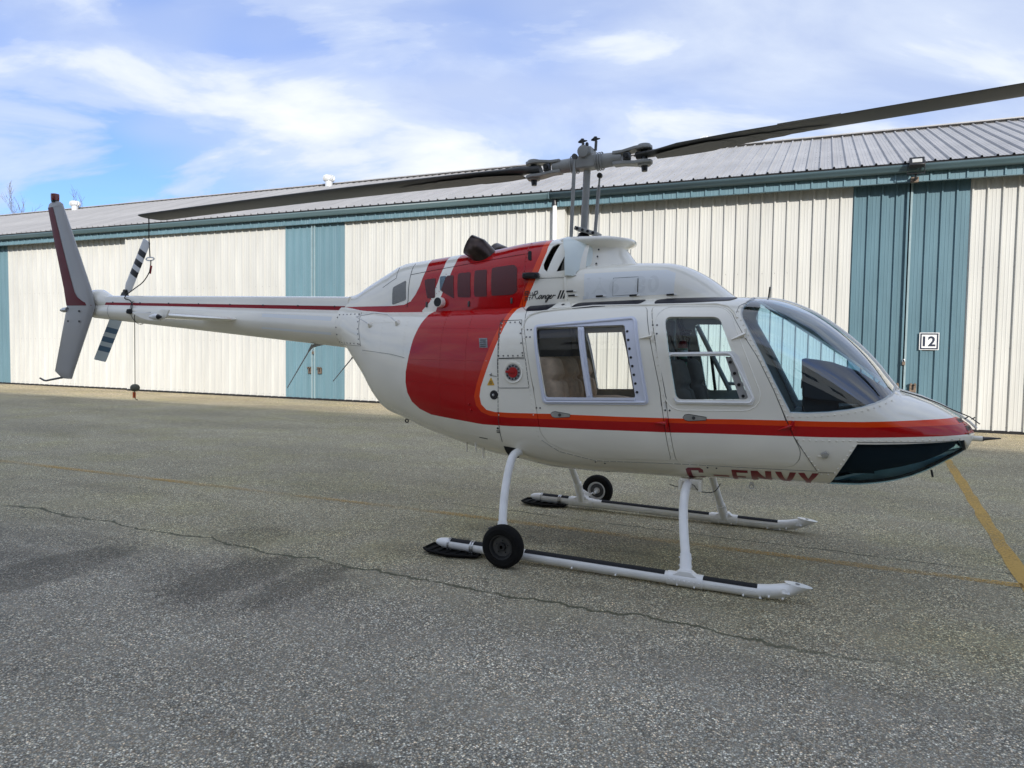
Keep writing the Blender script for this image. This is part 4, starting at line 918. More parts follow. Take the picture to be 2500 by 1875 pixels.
p, n = spt(BODY, 0.30, 0.872, S_, 0.0); MB().box(p, (0.05, 0.02, 0.008)).obj('port_lip', WHITE, fus, bevel=0.002)
b = MB(); b.lathe([(0.02, -0.004), (0.02, 0.004), (0.009, 0.004), (0.009, -0.004)], (-0.145, -0.33, 0.585), (0, 1, 0), 16, cap=False); b.obj('tie_down_ring', WHITE2, fus)
MB().box((-0.145, -0.33, 0.607), (0.03, 0.008, 0.02)).obj('ring_tab', WHITE2, fus, bevel=0.002)
b = MB(); b.lathe([(0.02, -0.004), (0.02, 0.004), (0.011, 0.004), (0.011, -0.004)], (-3.17, -0.05, 0.825), (0, 1, 0), 14, cap=False); b.obj('tail_tie_ring', DSTEEL, fus)
for x, y, z in ((-2.40, -0.35, 0.70), (-2.24, -0.36, 0.66), (-2.28, -0.42, 0.72)):
    b = MB(); b.tube([(x, y, z + 0.05), (x + 0.005, y, z), (x + 0.008, y, z - 0.055)], [0.012, 0.009, 0.007], 8); b.obj('drain_mast', WHITE, fus)
patch('placard_text', BODY, [(-2.015, 0.868), (-1.985, 0.868), (-1.985, 0.875), (-2.015, 0.875)], BLACK, fus, S_, 0.002); patch('placard_text', BODY, [(-2.015, 0.855), (-1.985, 0.855), (-1.985, 0.862), (-2.015, 0.862)], BLACK, fus, S_, 0.002)
b = stud(-2.0, 0.892, 0.010, 0.004); b.obj('drain_port', BLACK, fus); patch('placard_text', BODY, [(-2.20, 0.795), (-2.12, 0.79), (-2.12, 0.797), (-2.20, 0.802)], BLACK, fus, S_, 0.002)
# cross-tube opening
patch('crosstube_opening', BODY, [(-1.985, 0.746), (-1.881, 0.738), (-1.890, 0.66), (-1.93, 0.635), (-2.0, 0.66)], GAP, fus, S_, 0.003, 0.002)
# towel-rail aerials on the cone
for x, z, q in ((-3.391, 1.682, [(-3.391, 1.682, 0.03), (-3.44, 1.70, 0.055), (-3.52, 1.722, 0.07)]), (-3.065, 1.700, [(-3.065, 1.70, 0.03), (-3.15, 1.735, 0.065), (-3.30, 1.74, 0.08), (-3.52, 1.724, 0.07)])):
    p, n = spt(BODY, x, z, S_, 0.0); b = MB(); b.lathe([(0.028, 0.0), (0.026, 0.005), (0.012, 0.02), (0.008, 0.035)], p, n, 14); bs = b.obj('aerial_base', WHITE, fus)
    b = MB(); b.tube([spt(BODY, a, c, S_, d)[0] for a, c, d in q], 0.0055, 8); b.obj('aerial_rod', WHITE2, bs)
# nose louvres, wiper wire, aerial, pitot
for row, (z0, z1, x0, x1, k) in enumerate(((1.105, 1.128, 1.085, 1.125, 6), (1.055, 1.085, 1.135, 1.175, 6))):
    for i in range(k):
        xx = x0 + (x1 - x0) * i / k; patch('louvre', BODY, [(xx, z1), (xx + 0.004, z1), (xx + 0.02, z0), (xx + 0.016, z0)], BLACK, fus, S_, 0.002)
b = MB(); b.tube([spt(BODY, x, z, S_, o_)[0] for x, z, o_ in ((0.76, 1.288, 0.004), (0.88, 1.248, 0.012), (0.98, 1.207, 0.016), (1.07, 1.16, 0.02), (1.16, 1.105, 0.04), (1.20, 1.062, 0.05))], 0.0035, 6); b.obj('wire_deflector', BLACK, helo)
b = MB(); b.tube([(0.76, 0, 1.296), (0.9, 0, 1.256), (1.02, 0, 1.205), (1.12, 0, 1.15), (1.19, -0.01, 1.095), (1.225, -0.01, 1.06)], 0.008, 8); b.obj('nose_trim', WHITE, helo)
for q in (-0.02, 0.02): b = MB(); b.tube([(1.17 + q, -0.03, 1.12), (1.19 + q, -0.03, 1.135)], 0.004, 6); b.obj('trim_clip', DSTEEL, helo)
b = MB(); b.tube([(1.20, 0, 0.992), (1.262, 0, 0.992)], 0.018, 14); pt_ = b.obj('pitot_tube', WHITE, helo); b = MB(); b.tube([(1.262, 0, 0.992), (1.275, 0, 0.994), (1.30, 0, 0.997), (1.365, 0, 1.003)], [0.017, 0.012, 0.010, 0.004], 12); b.obj('pitot_tip', DSTEEL, pt_)
b = MB(); b.tube([(-0.112, 0, 1.915), (-0.11, 0, 1.95), (-0.106, 0, 2.008)], [0.008, 0.006, 0.005], 8); b.obj('whip_aerial', BLACK, helo)
b = MB(); b.tube([(0.955, -0.22, 0.79), (0.965, -0.22, 0.745)], 0.007, 8); b.obj('probe', BLACK, helo)
# ------------------------------------------------------------------ cowlings
E_OF = [(-1.755, 2.38), (-1.747, 2.268), (-1.774, 2.141), (-1.809, 2.029), (-1.841, 1.948), (-1.88, 1.82)]
E_OA = [(-1.80, 2.38), (-1.799, 2.259), (-1.828, 2.142), (-1.863, 2.029), (-1.889, 1.948), (-1.93, 1.82)]
E_2F = [(-2.595, 2.29), (-2.582, 2.214), (-2.602, 2.088), (-2.638, 1.991), (-2.671, 1.915), (-2.715, 1.80)]
E_2A = [(-2.70, 2.28), (-2.689, 2.183), (-2.714, 2.047), (-2.743, 1.96), (-2.779, 1.884), (-2.86, 1.81)]
E_1A = [(-2.89, 2.26), (-2.875, 2.156), (-2.906, 2.019), (-2.939, 1.953), (-2.991, 1.890), (-3.064, 1.862), (-3.2, 1.853), (-3.50, 1.853), (-3.87, 1.853)]
UE = lambda pts: xz2uv(ENG, dens(pts, 0.03, False))
e_or = [(-1.765, 0)] + UE(E_OF) + UE(E_OA[::-1]) + [(-1.81, 0)]
e_r1 = [(-1.81, 0)] + UE(E_OA) + UE(E_2F[::-1]) + [(-2.605, 0)]
e_r2 = [(-2.71, 0)] + UE(E_2A) + [(-2.86, 1.3), (-3.87, 1.3)] + UE(E_1A[::-1]) + [(-2.90, 0)]
INT1 = [(-1.680, 2.345), (-1.715, 2.32), (-1.751, 2.171), (-1.741, 2.133), (-1.715, 2.112), (-1.655, 2.338)]
INT2 = [(-1.575, 2.285), (-1.556, 2.126), (-1.640, 2.112)]
i1, i2 = xz2uv(ENG, dens(INT1, 0.02)), xz2uv(ENG, dens(INT2, 0.02))
uve, te = cdt_uv([(p, True) for p in (e_or, e_r1, e_r2, i1, i2)], ENG.x0, -1.42, 0, 1.3, 0.045, 0.045)
ce = np.array([uve[list(t)].mean(0) for t in te]); IE = [inside(ce[:, 0], ce[:, 1], p) for p in (e_or, e_r1, e_r2, i1, i2)]
cole = np.where(IE[0], 2, np.where(IE[1] | IE[2], 1, 0)); keep = np.nonzero(~(IE[3] | IE[4]))[0]
for side in (-1, 1):
    o = skin_obj('engine_cowling', ENG, uve, [te[i] for i in keep], [int(cole[i]) for i in keep], CM, helo, side, 0, 0.008, 3)
    if side < 0: cowl = o
uvf, tf = cdt_uv([], -1.56, FWD.x1, 0, 1.3, 0.03, 0.04)
for side in (-1, 1):
    o = skin_obj('transmission_fairing', FWD, uvf, tf, [0] * len(tf), [WHITE], helo, side)
    if side < 0: fwd = o
MB().box((-1.655, 0, 2.06), (0.23, 0.36, 0.42)).obj('intake_duct', GAP, cowl, smooth=False)
MB().box((-1.47, 0, 2.0), (0.02, 0.42, 0.5)).obj('intake_bulkhead', WHITE, cowl, smooth=False)
# screens in the cowl
for poly, m in (([(-2.861, 2.074), (-2.744, 2.084), (-2.725, 1.916), (-2.808, 1.912)], PERF_R), ([(-2.632, 2.100), (-2.56, 2.104), (-2.53, 1.908), (-2.672, 1.975)], PERF_R), ([(-2.702, 2.097), (-2.633, 2.100), (-2.673, 1.974), (-2.68, 1.981)], PERF_B), ([(-2.52, 2.117), (-2.396, 2.124), (-2.365, 1.916), (-2.493, 1.918)], PERF_R), ([(-2.357, 2.136), (-2.242, 2.141), (-2.213, 1.92), (-2.331, 1.921)], PERF_R), ([(-2.199, 2.153), (-2.002, 2.173), (-1.968, 2.145), (-1.947, 1.959), (-1.981, 1.933), (-2.171, 1.925)], PERF_R), ([(-3.215, 2.016), (-3.07, 2.075), (-3.045, 1.904), (-3.202, 1.862)], PERF_W)):
    patch('vent_screen', ENG, rounded(poly, 0.018), m, cowl, S_, 0.003, 0.002)
    if m is PERF_R:
        for x, z in dens(inset(poly, -0.018), 0.045): rivet(x, z, 0.0038, 0.002, ENG)
patch('oval_vent', ENG, rounded([(-1.913, 2.286), (-1.881, 2.285), (-1.856, 2.204), (-1.887, 2.205)], 0.016), GAP, cowl, S_, 0.003)
p, n = spt(ENG, -1.835, 2.075, S_, 0.0); bx = MB().box(p + n * 0.022, (0.135, 0.05, 0.048)).obj('strobe_box', BLACK, cowl, bevel=0.012)
MB().box(p + n * 0.047 + Vector((0.005, 0, 0)), (0.08, 0.008, 0.03)).obj('strobe_lens', DARKIN, bx, bevel=0.006)
seam([(-1.93, 2.385), (-1.915, 2.2), (-1.885, 2.06), (-1.90, 1.83)], 0.002, ENG, parent=cowl, m=RED); rivets([(-1.925, 2.36), (-1.905, 2.2), (-1.905, 2.12)], 0.028, L=ENG)
seam([(-3.05, 2.23), (-3.035, 2.12), (-3.02, 1.90), (-3.03, 1.84)], 0.0026, ENG, parent=cowl); seam([(-3.03, 2.125), (-2.70, 2.165), (-2.3, 2.215), (-1.93, 2.262)], 0.0022, ENG, parent=cowl, m=MAROON); seam([(-3.03, 2.125), (-2.87, 2.145)], 0.0026, ENG, parent=cowl)
seam([(-3.22, 2.20), (-3.20, 2.10), (-3.35, 2.02)], 0.002, ENG, parent=cowl)
seam([(-1.90, 2.055), (-1.72, 2.06), (-1.555, 2.065)], 0.002, ENG, parent=cowl); rivets([(-1.76, 2.07), (-1.56, 2.078)], 0.028, r=0.0035, L=ENG)
for x, z in ((-2.81, 1.86), (-2.38, 1.862), (-1.99, 1.885)):
    p, n = spt(ENG, x, z, S_, 0.004); l_ = MB().box(p, (0.016, 0.012, 0.045)).obj('cowl_latch', DSTEEL, cowl, bevel=0.003)
p, n = spt(ENG, -2.66, 1.875, S_, 0.0); b = MB(); b.lathe([(0.045, -0.03), (0.045, 0.035), (0.042, 0.05)], p, n, 20); sc_ = b.obj('drain_scupper', WHITE, cowl)
b = MB(); b.lathe([(0.038, 0.051), (0.036, 0.053)], p, n, 20); b.obj('scupper_mouth', DARKIN, sc_)
# white cowl piece ahead: hinge strip, side fairing, dark latches, logo, ghost lettering
patch('hinge_strip', FWD, [(-1.575, 2.07), (-1.555, 2.07), (-1.535, 1.895), (-1.555, 1.895)], WHITE, fwd, S_, 0.004, 0.004); seam([(-1.557, 2.07), (-1.537, 1.89)], 0.0018, FWD, parent=fwd)
ENGB = Loft([(-1.30, 1.7, 1.8, 2.40, 0.17, 3.4, 3.0), (-1.385, 1.7, 1.8, 2.405, 0.225, 3.4, 3.0), (-1.45, 1.7, 1.8, 2.412, 0.32, 3.4, 3.0), (-1.52, 1.7, 1.8, 2.415, 0.395, 3.3, 3.0), (-1.6, 1.7, 1.8, 2.415, 0.425, 3.3, 3.0), (-1.8, 1.7, 1.8, 2.41, 0.44, 3.2, 3.0)])
SP = [(-1.64, 2.41), (-1.53, 2.41), (-1.418, 2.35), (-1.392, 2.297), (-1.378, 2.172), (-1.452, 2.147), (-1.483, 2.103), (-1.488, 2.077), (-1.556, 2.079), (-1.575, 2.26)]
patch('side_fairing', ENGB, SP, GREENW, cowl, S_, 0.0, 0.03); patch('side_fairing', ENGB, SP, GREENW, cowl, 1, 0.0, 0.03)
for x, z in ((-1.53, 2.082), (-1.52, 1.958), (-1.505, 1.925), (-1.285, 1.92), (-1.03, 1.925), (-0.76, 1.93)):
    p, n = spt(FWD, x, z, S_, 0.004); l_ = MB().box(p, (0.055, 0.008, 0.012), Matrix.Rotation(radians(-3), 3, 'Y')).obj('fairing_latch', BLACK, fwd, bevel=0.002)
    MB().box(p + Vector((0.038, 0, 0.001)), (0.02, 0.008, 0.01)).obj('latch_keeper', WHITE2, l_, bevel=0.002)
def drape(me, L, x0, z0, sx, off, parent, name, m, slope=0.0):
    me.materials.clear(); me.materials.append(m)
    for v in me.vertices:
        x, z = x0 + v.co.x * sx, z0 + v.co.y + v.co.x * slope; v.co = spt(L, x, z, S_, off)[0]
    return link(bpy.data.objects.new(name, me), parent)
patch('repainted_panel', FWD, [(-1.416, 2.092), (-0.80, 2.115), (-0.735, 2.09), (-0.735, 1.935), (-1.402, 1.899)], GHOSTP, fwd, S_, 0.0008)
drape(text_mesh('JA6180', 0.165, bold=0.004, spacing=1.18), FWD, -1.40, 1.938, 1.0, 0.0016, fwd, 'old_registration', GHOSTL, 0.03)
seam([(-1.186, 2.054), (-0.998, 2.063), (-0.995, 1.933), (-1.184, 1.921)], 0.0016, FWD, closed=True, parent=fwd); patch('door_hinge', FWD, [(-1.003, 2.05), (-0.997, 2.05), (-0.994, 1.95), (-1.0, 1.95)], BLACK, fwd, S_, 0.003, 0.002)
for st_ in ([(0, 0), (0.2, 1.0), (0.4, 2.0), (1.05, 2.1), (1.3, 1.65), (0.95, 1.25), (0.42, 1.1), (0.75, 0.95), (1.15, 0.3), (1.6, 0.0), (1.9, 0.35), (2.2, 0.9)], [(2.75, 0.85), (2.4, 1.0), (2.05, 0.7), (2.0, 0.2), (2.3, 0.02), (2.6, 0.4), (2.85, 0.95), (2.75, 0.2), (2.95, 0.0), (3.1, 0.3), (3.3, 0.95), (3.22, 0.1), (3.4, 0.6), (3.7, 0.95), (3.88, 0.8), (3.82, 0.15), (4.0, 0.02), (4.2, 0.3)], [(4.85, 0.85), (4.5, 1.0), (4.15, 0.65), (4.15, 0.15), (4.45, 0.05), (4.75, 0.5), (4.95, 0.95), (4.8, 0.0), (4.6, -0.8), (4.25, -0.85), (4.3, -0.4), (4.95, 0.1), (5.4, 0.5), (5.65, 0.85), (5.4, 1.0), (5.15, 0.6), (5.2, 0.1), (5.55, 0.02), (5.9, 0.4), (6.1, 1.0), (6.18, 0.75), (6.5, 0.95), (6.6, 0.75)]):
    b = MB(); b.tube([spt(ENG, -1.822 + (u_ + v_ * 0.25) * 0.0275, 1.897 + v_ * 0.030 + u_ * 0.0008, S_, 0.0012)[0] for u_, v_ in dens(st_, 0.12, False)], 0.0032, 5); b.obj('model_lettering', TEXTK, cowl)
drape(text_mesh('III', 0.088, shear=0.35, bold=0.002), ENG, -1.625, 1.903, 0.95, 0.0015, cowl, 'model_lettering', TEXTK, 0.03)
drape(text_mesh('BELL', 0.036, bold=0.001, spacing=1.1), ENG, -1.885, 1.925, 1.0, 0.0015, cowl, 'maker_lettering', TEXTK, 0.0)
drape(text_mesh('JET', 0.036, bold=0.001, spacing=1.1), ENG, -1.880, 1.890, 1.0, 0.0015, cowl, 'model_lettering', TEXTK, 0.0)
patch('maker_badge', ENG, [(-1.88, 1.962), (-1.845, 1.962), (-1.845, 1.955), (-1.88, 1.955)], TEXTK, cowl, S_, 0.0015)
# pylon under the mast with its flared lip
def ring(z, fx, bx, ry, n=40, e=2.4):
    cx_, rx = (fx + bx) / 2, (fx - bx) / 2; out = []
    for k in range(n):
        a = 2 * pi * k / n; c, s = cos(a), sin(a); out.append((cx_ + rx * math.copysign(abs(c) ** (2 / e), c), ry * math.copysign(abs(s) ** (2 / e), s), z))
    return out
b = MB(); b.loft([ring(2.14, -1.06, -1.75, 0.25), ring(2.19, -1.095, -1.75, 0.232), ring(2.25, -1.142, -1.75, 0.215), ring(2.305, -1.183, -1.75, 0.205), ring(2.322, -1.178, -1.75, 0.212), ring(2.336, -1.145, -1.75, 0.242), ring(2.350, -1.122, -1.75, 0.262), ring(2.366, -1.117, -1.75, 0.268), ring(2.382, -1.128, -1.75, 0.262), ring(2.396, -1.20, -1.74, 0.225), ring(2.404, -1.34, -1.70, 0.14)])
py = b.obj('mast_fairing', WHITE, helo, ang=60)
for z, x in ((2.29, -1.372), (2.235, -1.376), (2.18, -1.38)):
    b = MB(); b.lathe([(0.007, 0), (0.007, 0.004)], (x + 0.02, -0.212 - (2.29 - z) * 0.25, z), (0, -1, 0.2), 8); b.obj('fairing_screw', BLACK, py)
# exhaust stacks
for y, sg_ in ((-0.22, -1), (0.22, 1)):
    b = MB(); b.tube([(-2.33, y * 0.7, 2.18), (-2.345, y * 0.9, 2.27), (-2.39, y * 1.05, 2.325), (-2.47, y * 1.15, 2.365)], [0.098, 0.102, 0.096, 0.086], 24, cap=False, up=(1, 0, 0)); e_ = b.obj('exhaust_stack', EXH, cowl); so = e_.modifiers.new('wall', 'SOLIDIFY'); so.thickness = 0.005
    b = MB(); b.lathe([(0.084, 0), (0.01, 0.0)], (-2.425, y * 1.1, 2.345), (-0.85, sg_ * 0.2, 0.45), 20); b.obj('exhaust_throat', GAP, e_)
# ------------------------------------------------------------------ tail boom
def circ(x, zc_, ry, rz, n=28): return [(x, ry * sin(2 * pi * k / n), zc_ + rz * cos(2 * pi * k / n)) for k in range(n)]
BX = np.linspace(-3.87, -7.42, 14)
b = MB(); b.loft([circ(x, 1.662 + (x + 3.87) / (-3.55) * 0.158, 0.205 + (x + 3.87) / (-3.55) * -0.104, 0.190 + (x + 3.87) / (-3.55) * -0.100) for x in BX]); boom = b.obj('tail_boom', WHITE, helo, ang=50)
def boomz(x): f = (x + 3.87) / (-3.55); return 1.662 + f * 0.158, 0.200 - f * 0.104
def rbox(x, hw, z0, z1, r=0.03):
    return [(x, hw, z0), (x, hw, z1 - r), (x, hw * 0.9, z1 - r * 0.35), (x, hw * 0.6, z1), (x, -hw * 0.6, z1), (x, -hw * 0.9, z1 - r * 0.35), (x, -hw, z1 - r), (x, -hw, z0)]
DX = [-3.80, -4.0, -4.6, -5.2, -5.8, -6.4, -7.0, -7.2]
b = MB(); b.loft([rbox(x, 0.105 + (x + 3.8) * 0.009, 1.80, 1.952 + (x + 3.8) / (-3.4) * 0.030) for x in DX]); dsc = b.obj('driveshaft_cover', WHITE, boom, ang=40)
b = MB()
def linez(x): return 1.834 + (x + 3.87) / (-3.43) * 0.052
for side in (-1, 1):
    V = []
    for x in np.linspace(-3.83, -7.30, 18):
        zc_, r_ = boomz(x); hw = 0.105 + (x + 3.8) * 0.009 + 0.0025; h = 0.021 - (x + 3.8) / (-3.5) * 0.006
        V += [(x, side * hw, linez(x) - h + 0.006), (x, side * hw, linez(x) + h + 0.006)]
    b.add(V, [(2 * i, 2 * i + 1, 2 * i + 3, 2 * i + 2) for i in range(17)])
b.obj('red_stripe', mat('stripe_red', (0.30, 0.006, 0.016), 0.4, spec=0.3), boom, smooth=False)
for k in range(8):
    x = -3.95 - k * 0.44; zz = linez(x) + 0.022; b = MB(); b.lathe([(0.008, 0), (0.008, 0.006)], (x, -(0.105 + (x + 3.8) * 0.009), zz), (0, -1, 0), 8); b.obj('cover_latch', BLACK, dsc)
patch_r = MB()
for k in range(110):
    x = -3.95 - k * 0.028; zc_, r_ = boomz(x); a = radians(60); patch_r.lathe([(0.0035, 0), (0.003, 0.0022)], (x, -r_ * sin(a), zc_ + r_ * cos(a)), (0, -sin(a), cos(a)), 5)
tag(patch_r.obj('boom_rivets', WHITE2, boom), kind='stuff')
b = MB()
for x0, x1, a0, a1 in ((-3.92, -4.78, 62, 112),):
    V = []
    for x in np.linspace(x0, x1, 12):
        zc_, r_ = boomz(x)
        for a in np.linspace(radians(a0), radians(a1), 8): V.append((x, -(r_ + 0.003) * sin(a), zc_ + (r_ + 0.003) * cos(a)))
    b.add(V, [(i * 8 + j, i * 8 + j + 1, (i + 1) * 8 + j + 1, (i + 1) * 8 + j) for i in range(11) for j in range(7)])
b.obj('patch_panel', GHOSTP, boom)
# aerials under the boom
for p0, p1, r0 in (((-4.295, 0, 1.49), (-4.605, 0, 1.055), 0.0065), ((-3.80, 0, 1.40), (-4.043, 0, 1.146), 0.006)):
    b = MB(); b.tube([p0, Vector(p0).lerp(Vector(p1), 0.15), p1], [r0 * 2.2, r0, r0 * 0.7], 8); b.obj('whip_aerial', GREYP, boom)
b = MB(); b.tube([(-4.10, 0, 1.515), (-4.23, 0, 1.497), (-4.30, 0, 1.475), (-4.34, 0, 1.43)], [0.012, 0.018, 0.016, 0.010], 8); b.obj('aerial_shoe', GREYP, boom)
# gearbox fairing
b = MB(); b.loft([circ(x, z, ry, rz, 20) for x, z, ry, rz in ((-7.14, 1.90, 0.075, 0.08), (-7.22, 1.915, 0.095, 0.10), (-7.31, 1.94, 0.10, 0.115), (-7.42, 1.94, 0.10, 0.115), (-7.50, 1.92, 0.09, 0.10), (-7.56, 1.89, 0.05, 0.06))]); b.obj('gearbox_fairing', WHITE, boom, ang=60)
seamx = MB(); seamx.lathe([(0.118, -0.002), (0.118, 0.002)], (-7.07, 0, 1.81), (1, 0, 0), 24, cap=False); seamx.obj('fairing_joint', SEAM, boom)
# vertical fin on the right side of the boom
FY = -0.125
def airfoil_fin(secs, name, mats, parent, mi_f=None, n=16):
    """secs: (z, x_le, x_te, half thickness, y)"""
    rings = []
    for z, xl, xt, th, y in secs:
        r = []
        for k in range(n):
            a = 2 * pi * k / n; c = 0.5 - 0.5 * cos(a); yy = math.copysign((abs(sin(a)) ** 0.9) * (1.15 - 0.75 * c), sin(a)); r.append((xl + (xt - xl) * c, y + th * yy, z))
        rings.append(r)
    b = MB(); b.loft(rings); 
    if mi_f: b.MI = [mi_f([b.V[i] for i in f]) for f in b.F]
    return b.obj(name, mats, parent, ang=50)
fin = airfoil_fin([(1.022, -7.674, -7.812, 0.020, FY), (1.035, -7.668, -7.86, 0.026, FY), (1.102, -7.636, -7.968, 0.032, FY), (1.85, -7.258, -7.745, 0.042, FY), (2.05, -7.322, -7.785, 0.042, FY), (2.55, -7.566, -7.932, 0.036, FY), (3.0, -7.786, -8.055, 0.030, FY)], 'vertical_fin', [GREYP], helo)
b = MB(); # raised stripe skins follow the fin surface
zs_ = np.linspace(1.865, 2.995, 24); V, F = [], []
def fin_xt(z): return np.interp(z, [1.85, 2.05, 2.55, 3.0], [-7.745, -7.785, -7.932, -8.055]), np.interp(z, [1.85, 2.05, 2.55, 3.0], [-7.258, -7.322, -7.566, -7.786])
for z in zs_:
    xt_, xl_ = fin_xt(z); fr = 0.46 - 0.05 * (z - 1.9); fr = max(fr, 1.0 - (z - 1.872) / 0.02 if z < 1.885 else 0, 0.44 + 0.54 * math.exp(-(z - 1.878) / 0.05))
    for q in (0.02, 0.25, 0.5, 0.75, 1.0):
        c = 1 - q * min(fr, 0.97); th = np.interp(z, [1.85, 2.05, 2.55, 3.0], [0.042, 0.042, 0.036, 0.030]); a = math.acos(1 - 2 * c); yy = (sin(a) ** 0.9) * (1.15 - 0.75 * c)
        V.append((xl_ + (xt_ - xl_) * c, FY - th * yy - 0.003, z))
b.add(V, [(i * 5 + j, i * 5 + j + 1, (i + 1) * 5 + j + 1, (i + 1) * 5 + j) for i in range(len(zs_) - 1) for j in range(4)]); b.obj('maroon_flash', MAROON, fin)
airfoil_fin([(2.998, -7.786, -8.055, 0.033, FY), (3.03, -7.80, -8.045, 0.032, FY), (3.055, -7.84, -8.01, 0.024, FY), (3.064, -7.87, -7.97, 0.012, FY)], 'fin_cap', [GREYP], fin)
b = MB(); b.lathe([(0.040, 3.058), (0.040, 3.075)], (-7.93, FY, 0), n=18); b.obj('beacon_base', BLACK, fin)
b = MB(); b.lathe([(0.044, 3.075), (0.045, 3.135), (0.043, 3.148), (0.02, 3.155)], (-7.93, FY, 0), n=18); b.obj('beacon', LENSR, fin)
for x, z in ((-7.66, 1.83), (-7.47, 1.80), (-7.66, 1.685), (-7.47, 1.685)): b = MB(); b.lathe([(0.012, 0), (0.012, 0.006)], (x, FY - 0.042, z), (0, -1, 0), 10); b.obj('fin_bolt', BLACK, fin)
b = MB(); b.tube([(-7.73, FY, 1.82), (-7.80, FY, 1.815), (-7.845, FY, 1.812)], [0.03, 0.028, 0.012], 14); tl = b.obj('tail_light', STEEL, fin); b = MB(); b.tube([(-7.83, FY, 1.813), (-7.862, FY, 1.812)], [0.02, 0.006], 10); b.obj('tail_lens', BLACK, tl)
b = MB(); b.tube([(-7.82, FY, 1.035), (-7.98, FY, 1.008), (-8.13, FY, 0.982), (-8.17, FY, 0.985), (-8.24, FY, 1.008)], [0.013, 0.012, 0.011, 0.011, 0.010], 10); b.obj('tail_skid', DSTEEL, fin)
# horizontal stabiliser
for side in (-1, 1):
    rings = []
    for y in (0.12, 0.5, 0.955):
        r = []
        for k in range(18):
            a = 2 * pi * k / 18; c = 0.5 - 0.5 * cos(a); r.append((-5.115 - 0.44 * c, side * y, 1.725 + 0.026 * math.copysign((abs(sin(a)) ** 0.9) * (1.2 - 0.8 * c), sin(a)) + (c - 0.3) * 0.0))
        rings.append(r)
    b = MB(); b.loft(rings); hs = b.obj('horizontal_stabilizer', WHITE, helo, ang=50)
    pl = [(-5.10, 1.775), (-5.20, 1.782), (-5.255, 1.752), (-5.575, 1.752), (-5.57, 1.742), (-5.46, 1.70), (-5.36, 1.678), (-5.22, 1.676), (-5.14, 1.71)]
    b = MB(); b.prism(pl, lambda x, z: (x, side * 0.955, z), lambda x, z: (x, side * 0.970, z)); tp = b.obj('tip_plate', WHITE, hs, bevel=0.003)
    b = MB(); b.tube([(-5.18, side * 0.99, 1.713), (-5.24, side * 1.0, 1.713), (-5.31, side * 0.995, 1.713)], [0.016, 0.03, 0.014], 12); nl_ = b.obj('position_light', WHITE2, tp); b = MB(); b.tube([(-5.16, side * 1.0, 1.713), (-5.20, side * 1.0, 1.713)], [0.008, 0.024], 12); b.obj('light_lens', BLACK, nl_)
    b = MB(); b.tube([(-5.56, side * 0.14, 1.722), (-5.56, side * 0.94, 1.722)], 0.005, 6); b.obj('trailing_edge', WHITE2, hs)
# tail rotor on the left side
tr_c = Vector((-7.404, 0.30, 1.935)); ta = 0.527
b = MB(); b.tube([tr_c + Vector((0, -0.20, 0)), tr_c + Vector((0, 0.05, 0))], 0.028, 14); tr = b.obj('tail_rotor', HUBGREY, helo)
MB().box(tr_c + Vector((0, 0.02, 0)), (0.07, 0.06, 0.24), Matrix.Rotation(ta, 3, 'Y')).obj('hub_yoke', DSTEEL, tr, bevel=0.01)
TBW = mat('tail_blade_white', (0.72, 0.73, 0.73), 0.4, var=0.04)
for sg_ in (1, -1):
    R_ = Matrix.Rotation(ta if sg_ > 0 else ta + pi, 3, 'Y'); tw = radians(0 if sg_ > 0 else -60)
    segs = [(0.12, 0), (0.36, 0), (0.41, 1), (0.47, 0), (0.52, 1), (0.58, 0), (0.63, 1), (0.69, 0), (0.80, 0), (0.825, 0)]
    def sec(r, w):
        out = []
        for k in range(12):
            a = 2 * pi * k / 12; c = cos(a) * w / 2; d = sin(a) * 0.008; out.append(tuple(tr_c + R_ @ Vector((c * cos(tw), 0.03 * 0 + c * sin(tw) + d, r)) + Vector((0, 0.03, 0))))
        return out
    b = MB(); stn_ = [(0.12, 0.05, 0), (0.16, 0.10, 0), (0.21, 0.133, 0), (0.36, 0.133, 0), (0.43, 0.133, 1), (0.49, 0.133, 0), (0.56, 0.133, 1), (0.62, 0.133, 0), (0.69, 0.133, 1), (0.80, 0.133, 0), (0.823, 0.125, 0)]
    b.loft([sec(r, w) for r, w, _ in stn_]); nb = 12
    b.MI = [stn_[i + 1][2] for i in range(len(stn_) - 1) for _ in range(nb)] + [0, 0]
    bl = b.obj('tail_rotor_blade', [TBW if sg_ > 0 else mat('tail_blade_sky_reflection', (0.62, 0.72, 0.80), 0.35), BLACK if sg_ > 0 else mat('blade_black_sky_reflection', (0.10, 0.19, 0.31), 0.4)], tr)  # lower blade: blue sky reflection painted into its white and black
    b = MB(); b.tube([tr_c + R_ @ Vector((0, 0, 0.06)) + Vector((0, 0.02, 0)), tr_c + R_ @ Vector((0, 0, 0.15)) + Vector((0, 0.02, 0))], 0.03, 10); b.obj('blade_grip', DSTEEL, bl)
    b = MB(); b.lathe([(0.022, -0.03), (0.022, 0.03)], tr_c + R_ @ Vector((0, 0, 0.145)) + Vector((0, 0.02, 0)), (0, 1, 0), 10); b.obj('grip_bolt', BLACK, bl)
